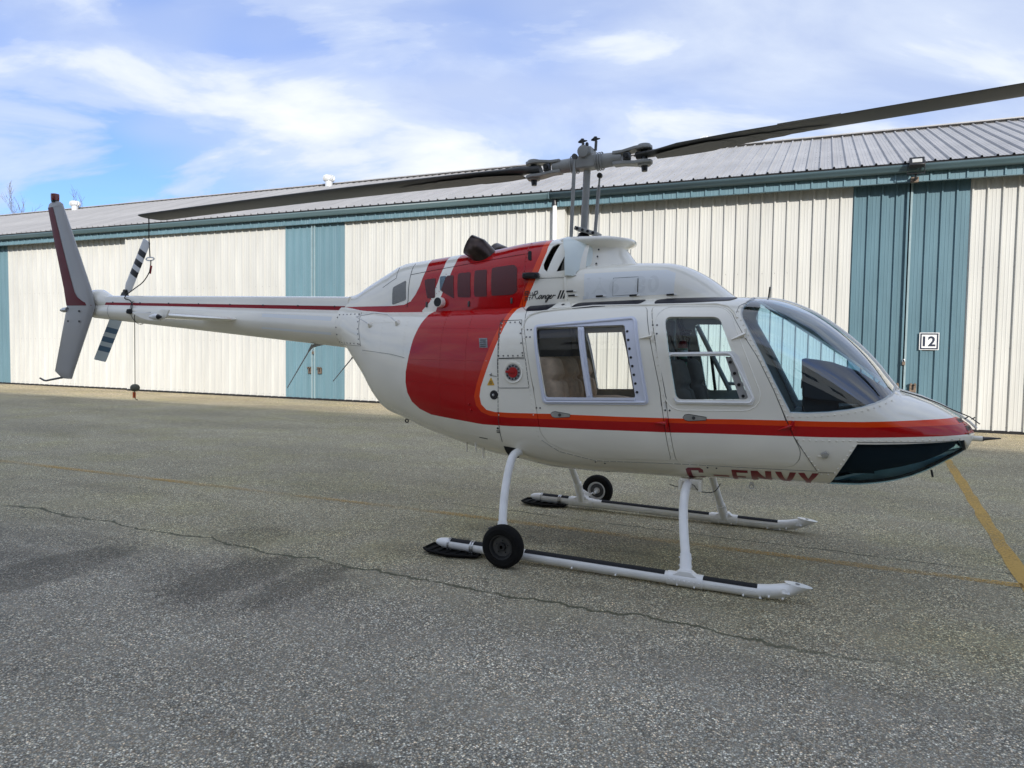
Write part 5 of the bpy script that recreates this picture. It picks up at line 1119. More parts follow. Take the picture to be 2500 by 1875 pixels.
# ------------------------------------------------------------------ main rotor
MX, MZ = -1.537, 3.015
b = MB(); b.tube([(-1.551, 0, 2.36), (-1.537, 0, 2.955)], 0.029, 20); mast = b.obj('rotor_mast', HUBGREY, helo)
b = MB(); b.lathe([(0.062, 2.395), (0.066, 2.415), (0.045, 2.44), (0.04, 2.455)], (-1.551, 0, 0), n=20); b.obj('mast_boot', BLACK, mast)
b = MB(); b.box((-1.508, -0.02, 2.462), (0.20, 0.14, 0.032), Matrix.Rotation(radians(17), 3, 'Y')); sw = b.obj('swashplate', HUBGREY, mast, bevel=0.008)
for k in range(4): b = MB(); b.lathe([(0.012, 0), (0.012, 0.004)], (-1.575 + k * 0.044, -0.092, 2.482 - k * 0.0135), (0, -1, 0), 10); b.obj('swashplate_bolt', BLACK, sw)
for p0, p1 in (((-1.622, -0.10, 2.40), (-1.600, -0.13, 3.04)), ((-1.488, 0.10, 2.42), (-1.470, 0.13, 2.94))):
    a, c = Vector(p0), Vector(p1); b = MB(); b.tube([a, a.lerp(c, 0.1), a.lerp(c, 0.8), a.lerp(c, 0.86), c], [0.014, 0.0155, 0.0155, 0.008, 0.008], 10); pl_ = b.obj('pitch_link', HUBGREY, mast)
    b = MB(); b.lathe([(0.022, -0.012), (0.022, 0.012)], c, (0, 1, 0), 12); b.obj('rod_end', DSTEEL, pl_)
sl = 0.050; hubM = Matrix.Translation((MX, 0, MZ)) @ Matrix.Rotation(-math.atan(sl), 4, 'Y')
def HP(x, y, z): return hubM @ Vector((x, y, z))
hr = hubM.to_3x3()
b = MB(); b.box(HP(0, 0, 0.0), (0.17, 0.13, 0.10), hr); rotor = b.obj('main_rotor', HUBGREY, helo, bevel=0.012)
b = MB(); b.lathe([(0.045, -0.06), (0.047, -0.02), (0.047, 0.0), (0.03, 0.004)], HP(-0.008, -0.085, 0.078), (0, -1, 0), 24); b.obj('trunnion_cap', HUBGREY, rotor)
b = MB(); b.lathe([(0.045, -0.06), (0.047, -0.02), (0.047, 0.0), (0.03, 0.004)], HP(-0.008, 0.085, 0.078), (0, 1, 0), 24); b.obj('trunnion_cap', HUBGREY, rotor)
b = MB(); b.box(HP(0.0, 0, 0.08), (0.11, 0.15, 0.07), hr); b.obj('pillow_block', HUBGREY, rotor, bevel=0.012)
b = MB(); b.lathe([(0.014, 0.09), (0.014, 0.155), (0.008, 0.165)], HP(0.0, 0, 0), hr @ Vector((0, 0, 1)), 12); b.obj('mast_nut', BLACK, rotor)
for q, dz, yy in ((-0.028, 0.155, -0.03), (0.062, 0.175, 0.03)):
    b = MB(); b.tube([HP(q, yy, 0.10), HP(q + 0.006, yy, dz)], 0.012, 8); st = b.obj('flap_restraint', DSTEEL, rotor); b = MB(); b.tube([HP(q - 0.035, yy, dz + 0.012), HP(q - 0.012, yy, dz + 0.016), HP(q + 0.04, yy, dz + 0.014)], [0.006, 0.016, 0.004], 8); b.obj('restraint_weight', BLACK, st)
    b = MB(); b.lathe([(0.014, -0.01), (0.014, 0.022)], HP(q, yy, dz + 0.012), (0, 0, 1), 10); b.obj('restraint_cap', BLACK, st)
for sg_ in (-1, 1):
    b = MB(); b.tube([HP(sg_ * 0.07, 0, 0), HP(sg_ * 0.10, 0, 0), HP(sg_ * 0.22, 0, 0), HP(sg_ * 0.29, 0, 0)], [0.060, 0.058, 0.054, 0.047], 20); gr = b.obj('blade_grip', HUBGREY, rotor)
    for q in (0.085, 0.105, 0.125): b = MB(); b.lathe([(0.069, -0.006), (0.074, 0), (0.069, 0.006)], HP(sg_ * q, 0, 0), hr @ Vector((1, 0, 0)), 22, cap=False); b.obj('grip_flange', HUBGREY, gr)
    for zz in (0.056, -0.056):
        ol = [(0.22, -0.05), (0.30, -0.052), (0.40, -0.06), (0.475, -0.072), (0.52, -0.045), (0.53, 0), (0.52, 0.045), (0.475, 0.072), (0.40, 0.06), (0.30, 0.052), (0.22, 0.05)]
        b = MB(); b.prism(ol, lambda x, y: HP(sg_ * x, y, zz - 0.013 + (0.0 if x > 0.3 else -math.copysign(0.014, zz))), lambda x, y: HP(sg_ * x, y, zz + 0.013 + (0.0 if x > 0.3 else -math.copysign(0.014, zz)))); b.obj('grip_tang', HUBGREY, gr, bevel=0.006)
        b = MB(); b.lathe([(0.050, 0.0), (0.053, 0.02), (0.048, 0.027)], HP(sg_ * 0.465, 0, zz), hr @ Vector((0, 0, math.copysign(1, zz))), 24); b.obj('tang_boss', HUBGREY, gr)
    b = MB(); b.lathe([(0.022, -0.125), (0.026, -0.085), (0.026, 0.08), (0.018, 0.092)], HP(sg_ * 0.465, 0, 0), hr @ Vector((0, 0, 1)), 12); b.obj('blade_bolt', BLACK, gr)
    b = MB(); b.box(HP(sg_ * 0.335, -0.03, 0), (0.06, 0.05, 0.065), hr); b.obj('drag_brace', DSTEEL, gr, bevel=0.012); b = MB(); b.lathe([(0.02, 0), (0.02, 0.02)], HP(sg_ * 0.335, -0.055, 0), (0, -1, 0), 12); b.obj('brace_bolt', BLACK, gr)
    # blade: flat aerofoil with root doublers
    def bz(r): return (MZ - sl * r - 0.002 * r + 0.0045 * (r ** 2) * 0.9) if sg_ < 0 else (MZ + sl * r + 0.022 * r + 0.0005 * r * r)
    def bz_l(r): f = (r - 0.46) / 4.62; return 2.992 + (2.845 - 2.992) * (0.55 * f + 0.45 * f * f)
    rings = []; rr_ = [0.40, 0.50, 0.56, 0.75, 1.2, 1.8, 2.4, 3.0, 3.6, 4.2, 4.7, 5.0, 5.075]
    for r in rr_:
        ch = np.interp(r, [0.40, 0.52, 0.75, 1.0, 5.0, 5.075], [0.10, 0.13, 0.27, 0.33, 0.33, 0.30]); th = np.interp(r, [0.4, 0.7, 1.2, 5.08], [0.036, 0.030, 0.02, 0.018]); zc_ = bz_l(r) if sg_ < 0 else bz(r); pit = radians(np.interp(r, [0.4, 5.1], [4, 1.5])); le = sg_
        q = []
        for k in range(18):
            a = 2 * pi * k / 18; c = 0.5 - 0.5 * cos(a); yl = (0.30 - c) * ch if r > 0.6 else (0.5 - c) * ch; q.append((MX + sg_ * r, le * yl, zc_ + th * math.copysign((abs(sin(a)) ** 0.9) * (1.15 - 0.8 * c), sin(a)) + yl * math.tan(pit)))
        rings.append(q)
    b = MB(); b.loft(rings); bl = b.obj('main_rotor_blade', BLADE, rotor, ang=50)
    for k in range(5):
        r0, r1 = 0.56, 1.15 + 0.16 * k; w_ = 0.25 - 0.035 * k; V = []
        for r in np.linspace(r0, r1, 8):
            zc_ = bz_l(r) if sg_ < 0 else bz(r); th = np.interp(r, [0.4, 0.7, 1.2, 5.08], [0.036, 0.030, 0.02, 0.018]); f = 1 if r < r1 - 0.12 else max(0.15, (r1 - r) / 0.12)
            ch = np.interp(r, [0.40, 0.52, 0.75, 1.0, 5.0], [0.10, 0.13, 0.27, 0.33, 0.33])
            for yy in (-0.5, 0.5): V.append((MX + sg_ * r, sg_ * (-0.10 * ch + yy * min(w_, ch * 0.8) * f), zc_ - th * 0.92 - 0.004 - 0.0015 * (5 - k)))
        b = MB(); b.add(V, [(2 * i, 2 * i + 1, 2 * i + 3, 2 * i + 2) for i in range(7)]); b.obj('root_doubler', BLADE, bl)
    if sg_ < 0:
        for r0, r1 in ((3.05, 3.42), (1.9, 2.2)): b = MB(); zc_ = bz_l((r0 + r1) / 2); b.box((MX - (r0 + r1) / 2, 0.236, zc_ + 0.010), (r1 - r0, 0.03, 0.004)); b.obj('trim_tab', BLADE, bl)
    else:
        for r0, r1 in ((1.45, 1.85),): b = MB(); zc_ = bz((r0 + r1) / 2); b.box((MX + (r0 + r1) / 2, -0.236, zc_ - 0.016), (r1 - r0, 0.03, 0.004), Matrix.Rotation(-0.072, 3, 'Y')); b.obj('trim_tab', BLADE, bl)
tag(RIV.obj('rivets', WHITE, fus), kind='stuff'); tag(RIVR.obj('red_rivets', RED, fus), kind='stuff'); tag(SCR.obj('panel_screws', DSTEEL, fus), kind='stuff')
# ------------------------------------------------------------------ skid gear
TK = 0.929
for side in (-1, 1):
    y = side * TK; r = 0.041
    P = [(-2.335, 0.046), (-2.325, 0.046), (-2.30, 0.045), (-2.26, 0.044), (-2.20, 0.043), (-0.10, 0.043), (-0.02, 0.046), (0.05, 0.056), (0.11, 0.070), (0.16, 0.085), (0.205, 0.100)]
    b = MB(); b.tube([(x, y, z) for x, z in P], [0.006, 0.018, 0.030, 0.038, r, r, r, r, r, r, r], 20)
    for k in range(20):   # oblique cut at the toe
        i = 10 * 20 + k; v = Vector(b.V[i]); d = v.z - 0.100; b.V[i] = (0.205 - d * 2.1, v.y, 0.120 + d * 0.25)
    sk = b.obj('landing_skid', WHITE2, helo, ang=40)
    b = MB(); V = []
    b.lathe([(0.014, 0), (0.002, 0.001)], (0.20, y, 0.124), (0.12, 0, 1), 12); b.obj('toe_plug', SEAL, sk)
    for x0, x1 in ((-2.20, -1.93), (-1.60, -0.605), (-0.405, -0.03)):
        V = []; m_ = max(2, int((x1 - x0) / 0.2) + 1)
        for x in np.linspace(x0, x1, m_):
            for a in np.linspace(radians(-52), radians(52), 9): V.append((x, y + (r + 0.0025) * sin(a), 0.043 + (r + 0.0025) * cos(a)))
        b = MB(); b.add(V, [(i * 9 + j, i * 9 + j + 1, (i + 1) * 9 + j + 1, (i + 1) * 9 + j) for i in range(m_ - 1) for j in range(8)]); b.obj('grip_strip', GRIT, sk)
    for x in (-2.215, -2.03, -2.012):
        b = MB(); b.lathe([(r + 0.003, -0.006), (r + 0.0055, -0.006), (r + 0.0055, 0.006), (r + 0.003, 0.006)], (x, y, 0.043), (1, 0, 0), 20, cap=False); cl_ = b.obj('clamp_band', STEEL, sk); MB().box((x, y + side * 0.035, 0.006), (0.014, 0.02, 0.018)).obj('clamp_screw', DSTEEL, cl_, bevel=0.002)
    # shoes and bolts along the underside
    for x0, x1 in ((-1.25, -0.92), (-0.53, -0.40), (-0.12, 0.0), (0.03, 0.13)):
        MB().box(((x0 + x1) / 2, y, 0.005 if x1 < 0.01 else 0.022), (x1 - x0, 0.03, 0.008), Matrix.Rotation(0 if x1 < 0.01 else -0.16, 3, 'Y')).obj('skid_shoe', WHITE2, sk, bevel=0.002)
        for x in (x0 + 0.01, x1 - 0.01): b = MB(); b.lathe([(0.006, 0), (0.006, 0.012), (0.003, 0.015)], (x, y - 0.034, 0.018 if x < 0.01 else 0.034), (0, -1, -0.5), 8); b.obj('shoe_bolt', WHITE2, sk)
    b = MB()
    for x in np.linspace(-0.30, -0.04, 12): b.lathe([(0.004, 0), (0.003, 0.003)], (x, y - r * 0.985, 0.050), (0, -1, 0.15), 6)
    tag(b.obj('skid_rivets', WHITE2, sk), kind='stuff')
    b = MB(); b.lathe([(0.020, -0.004), (0.020, 0.006), (0.009, 0.008)], (0.125, y - r - 0.002, 0.078), (0, -1, 0), 14); b.obj('tow_fitting', WHITE2, sk)
    b = MB(); b.lathe([(0.022, -0.005), (0.022, 0.005), (0.014, 0.005), (0.014, -0.005)], (0.140, y - r - 0.018, 0.073), (0, 0.35, 1), 16, cap=False); b.obj('tow_ring', WHITE2, sk)
    # bear paw under the heel
    ol = [(-2.40, -0.07), (-2.34, -0.115), (-2.16, -0.135), (-1.96, -0.075), (-1.96, 0.075), (-2.16, 0.135), (-2.34, 0.115), (-2.40, 0.07)]
    pw = MB().prism(ol, lambda u, v: (u, y + v, -0.012), lambda u, v: (u, y + v, -0.004)).obj('bear_paw', RUBBER, helo, smooth=False)
    rim = [(u, y + v, 0.002) for u, v in ol]; b = MB(); b.tube(rim + [rim[0], rim[1]], 0.009, 8, cap=False); b.obj('paw_rim', RUBBER, pw)
    for x in (-2.34, -2.27, -2.20, -2.13, -2.06): b = MB(); b.tube([(x, y - 0.115, 0.0), (x + 0.03, y + 0.115, 0.0)], 0.007, 6); b.obj('paw_rib', RUBBER, pw)
# cross tubes
XT = {'fwd': [(-0.56, 0.0, 0.580), (-0.56, 0.30, 0.585), (-0.56, 0.44, 0.588), (-0.56, 0.53, 0.572), (-0.558, 0.605, 0.52), (-0.55, 0.672, 0.43), (-0.535, 0.725, 0.35), (-0.52, 0.772, 0.28), (-0.4927, 0.844, 0.165), (-0.482, 0.89, 0.10), (-0.475, 0.925, 0.05)],
      'aft': [(-1.84, 0.0, 0.66), (-1.85, 0.40, 0.705), (-1.86, 0.53, 0.708), (-1.868, 0.60, 0.68), (-1.87, 0.655, 0.60), (-1.87, 0.70, 0.50), (-1.858, 0.757, 0.40), (-1.84, 0.81, 0.305), (-1.82, 0.86, 0.21), (-1.805, 0.90, 0.11), (-1.80, 0.925, 0.05)]}
def smoothline(p, n=6):
    out = []
    for i in range(len(p) - 1):
        a, b_, c, d = (Vector(p[max(0, i - 1)]), Vector(p[i]), Vector(p[i + 1]), Vector(p[min(len(p) - 1, i + 2)]))
        for k in range(n):
            t = k / n; out.append(0.5 * ((2 * b_) + (c - a) * t + (2 * a - 5 * b_ + 4 * c - d) * t * t + (3 * b_ - a - 3 * c + d) * t ** 3))
    out.append(Vector(p[-1])); return out
for k_, pr_ in XT.items():
    x = pr_[-1][0]
    full = [(xx, -a, z) for xx, a, z in pr_[::-1]] + pr_[1:]; pts = smoothline(full, 4)
    b = MB(); b.tube(pts, 0.031, 18, up=(1, 0, 0)); ct = b.obj('cross_tube', WHITE2, helo, ang=60)
    for side in (-1, 1):
        y = side * TK
        e0, e1, e2 = (Vector((q[0], side * q[1], q[2])) for q in (pr_[-3], pr_[-2], pr_[-1]))
        b = MB(); b.tube([e0 + (e0 - e1) * 0.3, e1, e2], [0.037, 0.039, 0.041], 18); sd = b.obj('saddle', WHITE2, ct)
        b = MB(); b.tube([(x - 0.115, y, 0.0435), (x + 0.115, y, 0.0435)], 0.0465, 20); b.obj('saddle_sleeve', WHITE2, sd, bevel=0.004)
        b = MB(); b.loft([[(x - w_, y - d_ if c < 1 or c > 2 else y + d_, z) if False else (x + (w_ if c in (1, 2) else -w_), y + (d_ if c >= 2 else -d_), z) for c in range(4)] for w_, d_, z in ((0.085, 0.036, 0.072), (0.055, 0.034, 0.092), (0.040, 0.030, 0.108))]); b.obj('saddle_web', WHITE2, sd, bevel=0.006)
        b = MB()
        for q in np.linspace(-0.095, 0.095, 7): b.lathe([(0.006, 0), (0.004, 0.004)], (x + q, y - 0.046, 0.046), (0, -1, 0), 7)
        for z in (0.13, 0.19):
            for dx, ny in ((0, -1), (0.037, -0.2), (-0.037, -0.2)): b.lathe([(0.007, 0), (0.005, 0.006)], tuple(e1.lerp(e0, (z - 0.10) / 0.09) + Vector((dx, -0.037 if dx == 0 else -0.01, 0))), (dx * 20, ny, 0), 7)
        tag(b.obj('saddle_bolts', WHITE2, sd), kind='stuff')
# clamp block on the forward tube
for side in (-1, 1):
    m_ = MB().box((-0.545, side * 0.43, 0.582), (0.155, 0.07, 0.075)).obj('tube_clamp', WHITE, helo, bevel=0.006)
    for q in (-0.068, 0.068): b = MB(); b.lathe([(0.014, -0.035), (0.014, 0.03)], (-0.545 + q, side * 0.475, 0.575), (0, 0, 1), 10); b.obj('clamp_bolt', WHITE, m_)
b = MB(); b.tube(smoothline([(-0.70, -0.42, 0.558), (-0.60, -0.47, 0.552), (-0.56, -0.49, 0.575), (-0.52, -0.49, 0.585), (-0.49, -0.48, 0.55), (-0.44, -0.46, 0.535), (-0.38, -0.44, 0.545), (-0.345, -0.42, 0.60)]), 0.003, 6); b.obj('static_wire', BLACK, helo)
# ------------------------------------------------------------------ ground handling wheels
def wheel(side, label):
    yy = side * 1.085 if side < 0 else 1.13; R_ = 0.152; c = Vector((-1.71, yy, 0.132))
    root = empty('ground_handling_wheel', HELO_M @ Matrix.Translation((c.x, c.y, c.z - R_)), label, 'wheel', 'ground handling wheels clamped to the skids')
    o = Vector((0, 0, R_)); w = 0.045
    b = MB(); prof = [(0.085, -w * 0.75), (0.095, -w * 0.95), (0.125, -w), (0.143, -w * 0.8), (0.150, -w * 0.55), (0.152, -w * 0.3), (0.1495, -w * 0.28), (0.152, -w * 0.2), (0.152, 0.0), (0.1495, w * 0.02), (0.152, w * 0.1), (0.152, w * 0.3), (0.1495, w * 0.32), (0.150, w * 0.55), (0.143, w * 0.8), (0.125, w), (0.095, w * 0.95), (0.085, w * 0.75), (0.085, -w * 0.75)]
    b.lathe(prof, o, (0, 1, 0), 48, cap=False); b.obj('tyre', RUBBER, root, ang=25)
    RM = mat('wheel_rim_white' if side > 0 else 'wheel_rim_backlit_black', (0.62, 0.62, 0.60) if side > 0 else (0.014, 0.014, 0.014), 0.45)  # nearer rim: backlit shade put into the colour as black
    b = MB(); b.lathe([(0.086, -w * 0.8), (0.088, -w * 0.9), (0.078, -w * 0.85), (0.070, -w * 0.4), (0.03, -w * 0.3), (0.028, -w * 0.7), (0.012, -w * 0.72)], o, (0, 1, 0), 36, cap=False)
    b.lathe([(0.086, w * 0.8), (0.088, w * 0.9), (0.078, w * 0.85), (0.070, w * 0.4), (0.03, w * 0.3), (0.028, w * 0.7), (0.012, w * 0.72)], o, (0, 1, 0), 36, cap=False); rm = b.obj('rim', RM, root, ang=25)
    b = MB(); b.lathe([(0.068, -w * 0.42), (0.03, -w * 0.33)], o, (0, 1, 0), 32, cap=False); b.obj('hub_disc', DSTEEL, rm)
    for k in range(5):
        a = 2 * pi * k / 5 + 0.3; b = MB(); b.lathe([(0.006, 0), (0.006, 0.012)], o + Vector((0.045 * cos(a), -w * 0.40, 0.045 * sin(a))), (0, -1, 0), 6); b.obj('wheel_nut', DSTEEL, rm)
    ins = -side; b = MB(); b.tube([o + Vector((0, ins * 0.02, 0)), o + Vector((0, ins * 0.105, -0.012))], 0.013, 12); b.obj('axle', WHITE2 if side > 0 else DSTEEL, root)
    if side > 0:
        MB().box(o + Vector((-0.085, ins * 0.16, -0.045)), (0.085, 0.012, 0.12), Matrix.Rotation(0.5, 3, 'Y')).obj('bracket_plate', WHITE2, root, bevel=0.004)
        MB().box(o + Vector((-0.03, ins * 0.135, -0.02)), (0.05, 0.06, 0.012), Matrix.Rotation(-0.7, 3, 'Y')).obj('bracket_web', WHITE2, root, bevel=0.003)
        MB().box(o + Vector((-0.03, ins * 0.165, -0.08)), (0.055, 0.012, 0.07)).obj('bracket_foot', WHITE2, root, bevel=0.003)
    else:
        MB().box(o + Vector((-0.13, ins * 0.10, 0.05)), (0.022, 0.03, 0.10), Matrix.Rotation(-0.5, 3, 'Y')).obj('bracket_plate', DSTEEL, root, bevel=0.004)
wheel(-1, 'ground handling wheel, its backlit shade coloured black, standing against the nearer skid under the rear door'); wheel(1, 'ground handling wheel with pale rim and white bracket on the far skid')
# ------------------------------------------------------------------ cabin
def hbx(name, c, d, m, bevel=0.0, rot=None, parent=None): return MB().box(c, d, rot).obj(name, m, parent or helo, smooth=True, bevel=bevel)
hbx('cabin_floor', (-0.95, 0, 0.745), (1.7, 0.92, 0.03), DARKIN)
def section_plate(name, x, m, shrink=0.03, z0=0.0, z1=9.0):
    t = np.linspace(0.0, 1.0, 40); yy, zz = BODY.pt(np.full_like(t, x), t); zm_ = float(BODY.par(x)[1]); pp = [(max(0, float(a) - shrink), min(max(zm_ + (float(c) - zm_) * 0.95, z0), z1)) for a, c in zip(yy, zz)]
    ol = pp + [(-a, c) for a, c in pp[::-1]]; return MB().prism(ol, lambda u, v: (x, u, v), lambda u, v: (x - 0.02, u, v)).obj(name, m, helo, smooth=False)
section_plate('cabin_bulkhead', -1.83, mat('bulkhead_grey', (0.10, 0.095, 0.09), 0.8))
hbx('headliner', (-0.95, 0, 1.855), (1.45, 0.70, 0.02), DARKIN, 0.005)
hbx('seat_pan', (-1.42, 0, 0.93), (0.62, 1.10, 0.30), DARKIN, 0.02)
hbx('rear_shelf', (-1.775, 0, 1.28), (0.08, 1.06, 0.30), DARKIN, 0.02)
def cushion(name, cx, cy, cz, wx, wy, wz, tilt, m, parent=None, seams=True):
    """tufted back cushion: pillow surface"""
    n = 22; V, F = [], []; R_ = Matrix.Rotation(tilt, 3, 'Y')
    for s_ in (1, -1):
        for i in range(n + 1):
            for j in range(n + 1):
                u, v = i / n * 2 - 1, j / n * 2 - 1
                puff = max(0, (1 - abs(u) ** 4) * (1 - abs(v) ** 6)) ** 0.5
                fold = 1 - 0.5 * math.exp(-((v - 0.05) / 0.09) ** 2) * seams - 0.28 * math.exp(-(u / 0.10) ** 2) * (v < 0.05) * seams
                V.append(Vector((cx, cy, cz)) + R_ @ Vector((s_ * wx / 2 * puff * fold, u * wy / 2, v * wz / 2)))
    m1 = (n + 1) ** 2
    for o_ in (0, m1):
        for i in range(n):
            for j in range(n): F.append((o_ + i * (n + 1) + j, o_ + (i + 1) * (n + 1) + j, o_ + (i + 1) * (n + 1) + j + 1, o_ + i * (n + 1) + j + 1))
    return MB().add(V, F).obj(name, m, parent or helo, ang=80)
for cy in (-0.355, 0.0, 0.355):
    sb = cushion('rear_seat_back', -1.655, cy, 1.255, 0.19, 0.318, 0.41, radians(-15), SEATM); cushion('seat_cushion', -1.38, cy, 1.06, 0.46, 0.345, 0.12, 0, SEATM, sb, False)
for cy in (-0.31, 0.31):
    sb = cushion('front_seat_back', -0.66, cy, 1.24, 0.13, 0.42, 0.46, radians(-16), SEATD); cushion('seat_cushion', -0.42, cy, 0.98, 0.46, 0.44, 0.14, 0, SEATD, sb, False); hbx('seat_base', (-0.45, cy, 0.83), (0.44, 0.42, 0.2), LINER, 0.02, None, sb)
cp = hbx('control_column', (-0.845, -0.02, 1.32), (0.12, 0.15, 1.06), LINER, 0.02)
hbx('column_panel', (-0.79, -0.10, 1.60), (0.05, 0.02, 0.30), GREYP, 0.01, None, cp)
for x0, y0, x1, y1 in ((-0.80, -0.16, -0.56, -0.24), (-0.80, 0.14, -0.58, 0.24)):
    b = MB(); b.tube([(x0, y0, 1.66), (x0 + 0.05, y0 - 0.02, 1.55), ((x0 + x1) / 2, (y0 + y1) / 2, 1.36), (x1, y1, 1.05)], 0.024, 4, flat=0.15, up=(1, 0.4, 0)); sbz = b.obj('seat_belt', BELT, helo); hbx('buckle', ((x0 + x1) / 2 - 0.01, (y0 + y1) / 2 - 0.015, 1.36), (0.035, 0.012, 0.05), STEEL, 0.004, None, sbz)
# instrument hood, panel and pedestal
b = MB(); b.prism([(0.135, 1.492), (0.235, 1.482), (0.33, 1.468), (0.52, 1.405), (0.66, 1.315), (0.70, 1.262), (0.62, 1.185), (0.50, 1.185), (0.215, 1.20), (0.150, 1.215)], lambda x, z: (x, -0.10, z), lambda x, z: (x, 0.36, z)); ip = b.obj('instrument_panel', DARKIN, helo, bevel=0.012)
for j in range(3):
    for i in range(2): b = MB(); b.lathe([(0.036, 0), (0.036, 0.006), (0.03, 0.006)], (0.142, 0.0 + j * 0.12, 1.42 - i * 0.11), (-1, 0, 0), 18); b.obj('gauge', BLACK, ip)
hbx('centre_pedestal', (0.27, 0.08, 1.0), (0.24, 0.28, 0.50), DARKIN, 0.02)
b = MB(); b.prism([(0.10, 0.85), (0.80, 0.90), (0.80, 1.10), (0.62, 1.17), (0.10, 1.10)], lambda x, z: (x, -0.52 + 0.30 * max(0, x - 0.2), z), lambda x, z: (x, 0.52 - 0.30 * max(0, x - 0.2), z)); b.obj('nose_deck', DARKIN, helo, bevel=0.01)
hbx('nose_deck_shelf', (0.40, 0, 1.095), (0.62, 0.84, 0.03), DARKIN, 0.01); MB().prism([(0.62, -0.30), (0.62, 0.30), (0.35, 0.42), (-0.1, 0.47), (-0.1, -0.47), (0.35, -0.42)], lambda u, v: (u, v, 0.745), lambda u, v: (u, v, 0.77)).obj('cockpit_floor', DARKIN, helo, smooth=False)
for y in (-0.22, 0.22, -0.38, 0.38): b = MB(); b.tube([(0.52, y, 0.76), (0.60, y, 0.84), (0.63, y, 0.92)], 0.012, 8); pd = b.obj('pedal', DSTEEL, helo); hbx('pedal_pad', (0.63, y, 0.90), (0.02, 0.08, 0.10), BLACK, 0.005, None, pd)
for y in (-0.30, 0.30): b = MB(); b.tube([(-0.20, y, 0.76), (-0.16, y, 0.95), (-0.08, y, 1.13), (-0.10, y, 1.26)], 0.012, 8); cs = b.obj('cyclic_stick', BLACK, helo); b = MB(); b.tube([(-0.10, y, 1.22), (-0.105, y, 1.33)], 0.022, 10); b.obj('stick_grip', BLACK, cs)
b = MB(); b.tube([(0.62, 0.05, 1.315), (0.655, 0.05, 1.36), (0.42, -0.02, 1.63)], 0.006, 6); b.obj('compass_wire', BLACK, helo)
for side in (-1, 1): hbx('sun_visor' if True else '', (-0.03, side * 0.27, 1.80), (0.16, 0.34, 0.008), mat('visor_grey_%d' % side, (0.30, 0.32, 0.34), 0.5), 0.003, Matrix.Rotation(0.5, 3, 'Y'))
CHIN_DARK = [(0.34, 0.735), (0.399, 0.761), (0.50, 0.958), (0.613, 0.962), (0.771, 0.970), (0.933, 0.980), (1.058, 0.989), (1.12, 0.993), (1.10, 0.94), (1.02, 0.885), (0.91, 0.835), (0.787, 0.800), (0.628, 0.760), (0.507, 0.738), (0.433, 0.735)]
for side in (-1, 1): patch('chin_dark_sheet', BODY, CHIN_DARK, GAP, helo, side, -0.03)  # black sheets added behind the chin glass to make it look dark
# slanted door stay inside the far front door
b = MB(); b.tube([(-0.72, 0.60, 1.74), (-0.43, 0.60, 1.20)], 0.020, 8); b.obj('door_stay', LINER, helo); b = MB(); b.tube([(-0.455, 0.60, 1.26), (-0.27, 0.60, 1.262)], 0.014, 8); b.obj('door_stay_bar', LINER, helo)
b = MB(); b.tube([(-0.60, 0.60, 1.52), (-0.55, 0.60, 1.2)], 0.013, 8); b.obj('door_pull', BLACK, helo)
# fire extinguisher clipped to the column
ex = empty('fire_extinguisher', HELO_M @ Matrix.Translation((-0.715, -0.03, 1.38)), 'green and red fire extinguisher strapped upright inside the cockpit', 'extinguisher')
EXG = mat('extinguisher_green', (0.02, 0.13, 0.06), 0.35); EXR = mat('extinguisher_red', (0.30, 0.015, 0.015), 0.35)
b = MB(); b.lathe([(0.034, 0.0), (0.036, 0.02), (0.036, 0.165)], (0, 0, 0), n=20); b.obj('cylinder', EXG, ex)
b = MB(); b.lathe([(0.0365, 0.165), (0.0365, 0.195), (0.028, 0.215), (0.014, 0.225)], (0, 0, 0), n=20); b.obj('shoulder', EXR, ex)
b = MB(); b.lathe([(0.0372, 0.10), (0.0372, 0.15)], (0, 0, 0), n=20, cap=False); b.obj('label_band', SIGNW, ex); b = MB(); b.lathe([(0.039, 0.06), (0.039, 0.085)], (0, 0, 0), n=20, cap=False); b.obj('strap', BELT, ex)
b = MB(); b.lathe([(0.014, 0.22), (0.016, 0.255)], (0, 0, 0), n=10); b.box((0.015, 0, 0.275), (0.08, 0.018, 0.014)); b.box((0.02, 0, 0.30), (0.09, 0.018, 0.012)); b.obj('valve', BLACK, ex)
b = MB(); b.tube([(0.02, 0.0, 0.25), (0.05, -0.01, 0.24), (0.045, -0.02, 0.17)], 0.008, 8); b.obj('hose', BLACK, ex)
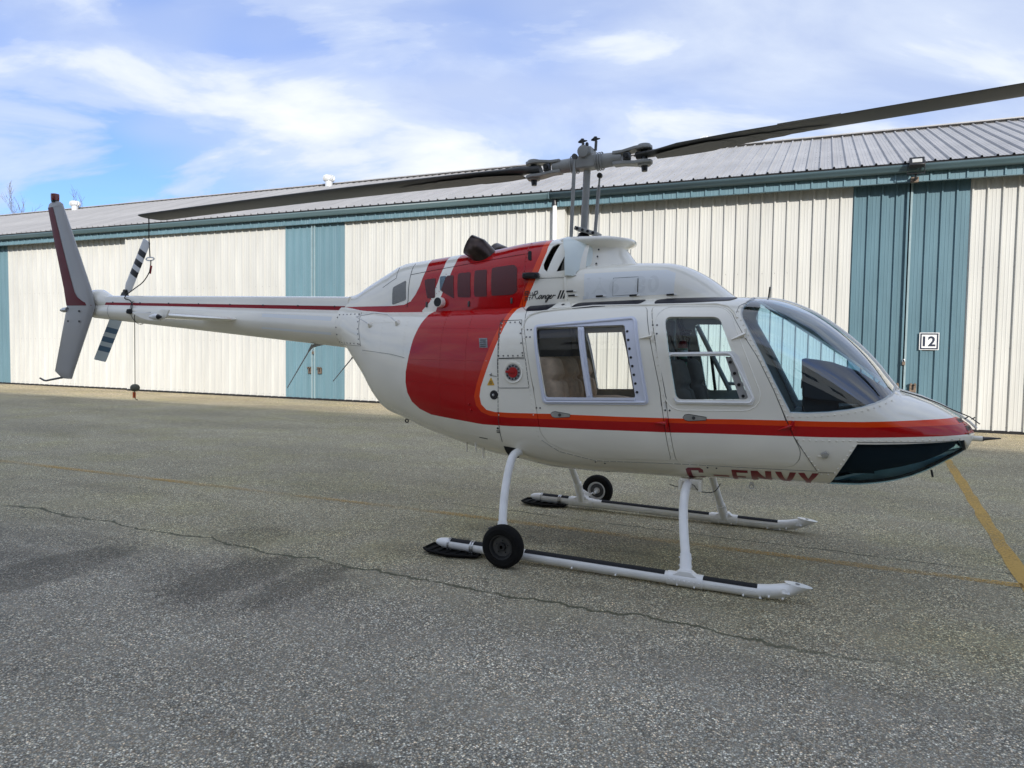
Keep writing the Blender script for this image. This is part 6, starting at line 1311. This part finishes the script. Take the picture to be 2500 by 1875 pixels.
# ------------------------------------------------------------------ blade tie-down and hanging ball
td = empty('blade_tie_down', HELO_M @ Matrix.Translation((-6.58, 0.02, 2.0)), 'black tie-down cord with handle and red tag from blade tip to tail boom', 'cord')
def TL(p): return Vector(p) - Vector((-6.58, 0.02, 2.0))
ROPE = mat('black_cord', (0.02, 0.02, 0.02), 0.8)
b = MB(); b.tube([TL(p) for p in ((-6.575, 0.02, 2.84), (-6.575, 0.02, 2.62), (-6.56, 0.02, 2.41))], 0.006, 6); b.obj('cord', ROPE, td)
b = MB(); q = [TL((-6.56 + 0.055 * cos(a) * (1.15 if abs(cos(a)) > 0.3 else 1), 0.02, 2.385 + 0.018 * sin(a))) for a in np.linspace(0, 2 * pi, 17)]; b.tube(q, 0.007, 6, cap=False); b.obj('handle', STEEL, td)
b = MB(); b.tube(smoothline([TL(p) for p in ((-6.535, 0.01, 2.37), (-6.525, 0.0, 2.32), (-6.52, -0.02, 2.24), (-6.58, -0.05, 2.13), (-6.70, -0.07, 2.05), (-6.80, -0.085, 1.985), (-6.82, -0.09, 1.945), (-6.73, -0.10, 1.925), (-6.68, -0.11, 1.88), (-6.685, -0.12, 1.80))]), 0.0055, 6); b.obj('cord', ROPE, td)
MB().box(TL((-6.515, -0.01, 2.265)), (0.03, 0.006, 0.09), Matrix.Rotation(0.25, 3, 'Y')).obj('red_tag', mat('tag_red', (0.32, 0.015, 0.02), 0.7), td)
for x, zz in ((-6.69, 0.0),):
    zc_, r_ = boomz(x); b = MB(); b.tube([TL((x + 0.012 * sin(a * 2), (r_ + 0.008) * sin(a), zc_ + 0.018 + (r_ + 0.022) * cos(a))) for a in np.linspace(0, 2 * pi, 25)], 0.0035, 6, cap=False); b.obj('lashing', ROPE, td)
b = MB(); b.lathe([(0.0, -0.03), (0.03, -0.02), (0.035, 0.0), (0.025, 0.025), (0.0, 0.03)], TL((-6.69, -0.135, 1.80)), (0, 0, 1), 10); b.obj('knot', ROPE, td)
BXY = (-5.63, -0.90)
ball = empty('hanging_ball', HELO_M @ Matrix.Translation((BXY[0], BXY[1], 1.05)), 'grey ball with orange flag hanging on a line from the stabilizer tip', 'weight')
b = MB(); b.tube([(0, 0, 0.02), (0, 0, 0.70)], 0.0035, 6); b.obj('line', ROPE, ball)
b = MB(); b.lathe([(0.002, -0.036), (0.022, -0.032), (0.038, -0.018), (0.043, 0.0), (0.038, 0.018), (0.022, 0.032), (0.002, 0.036)], (0, 0, 0), n=18); b.obj('ball', mat('ball_olive', (0.13, 0.13, 0.095), 0.7, var=0.2), ball)
MB().box((-0.012, 0, -0.068), (0.038, 0.004, 0.055)).obj('orange_flag', mat('flag_orange', (0.75, 0.13, 0.02), 0.7), ball); b = MB(); b.tube([(-0.01, 0, -0.03), (0.0, 0, -0.105), (0.035, 0, -0.112)], 0.004, 6); b.obj('flag_cord', ROPE, ball)
b = MB(); b.tube([(0, 0, 0.68), (0.04, 0.03, 0.70), (0.09, 0.10, 0.71)], 0.004, 6); b.obj('line_end', ROPE, ball)
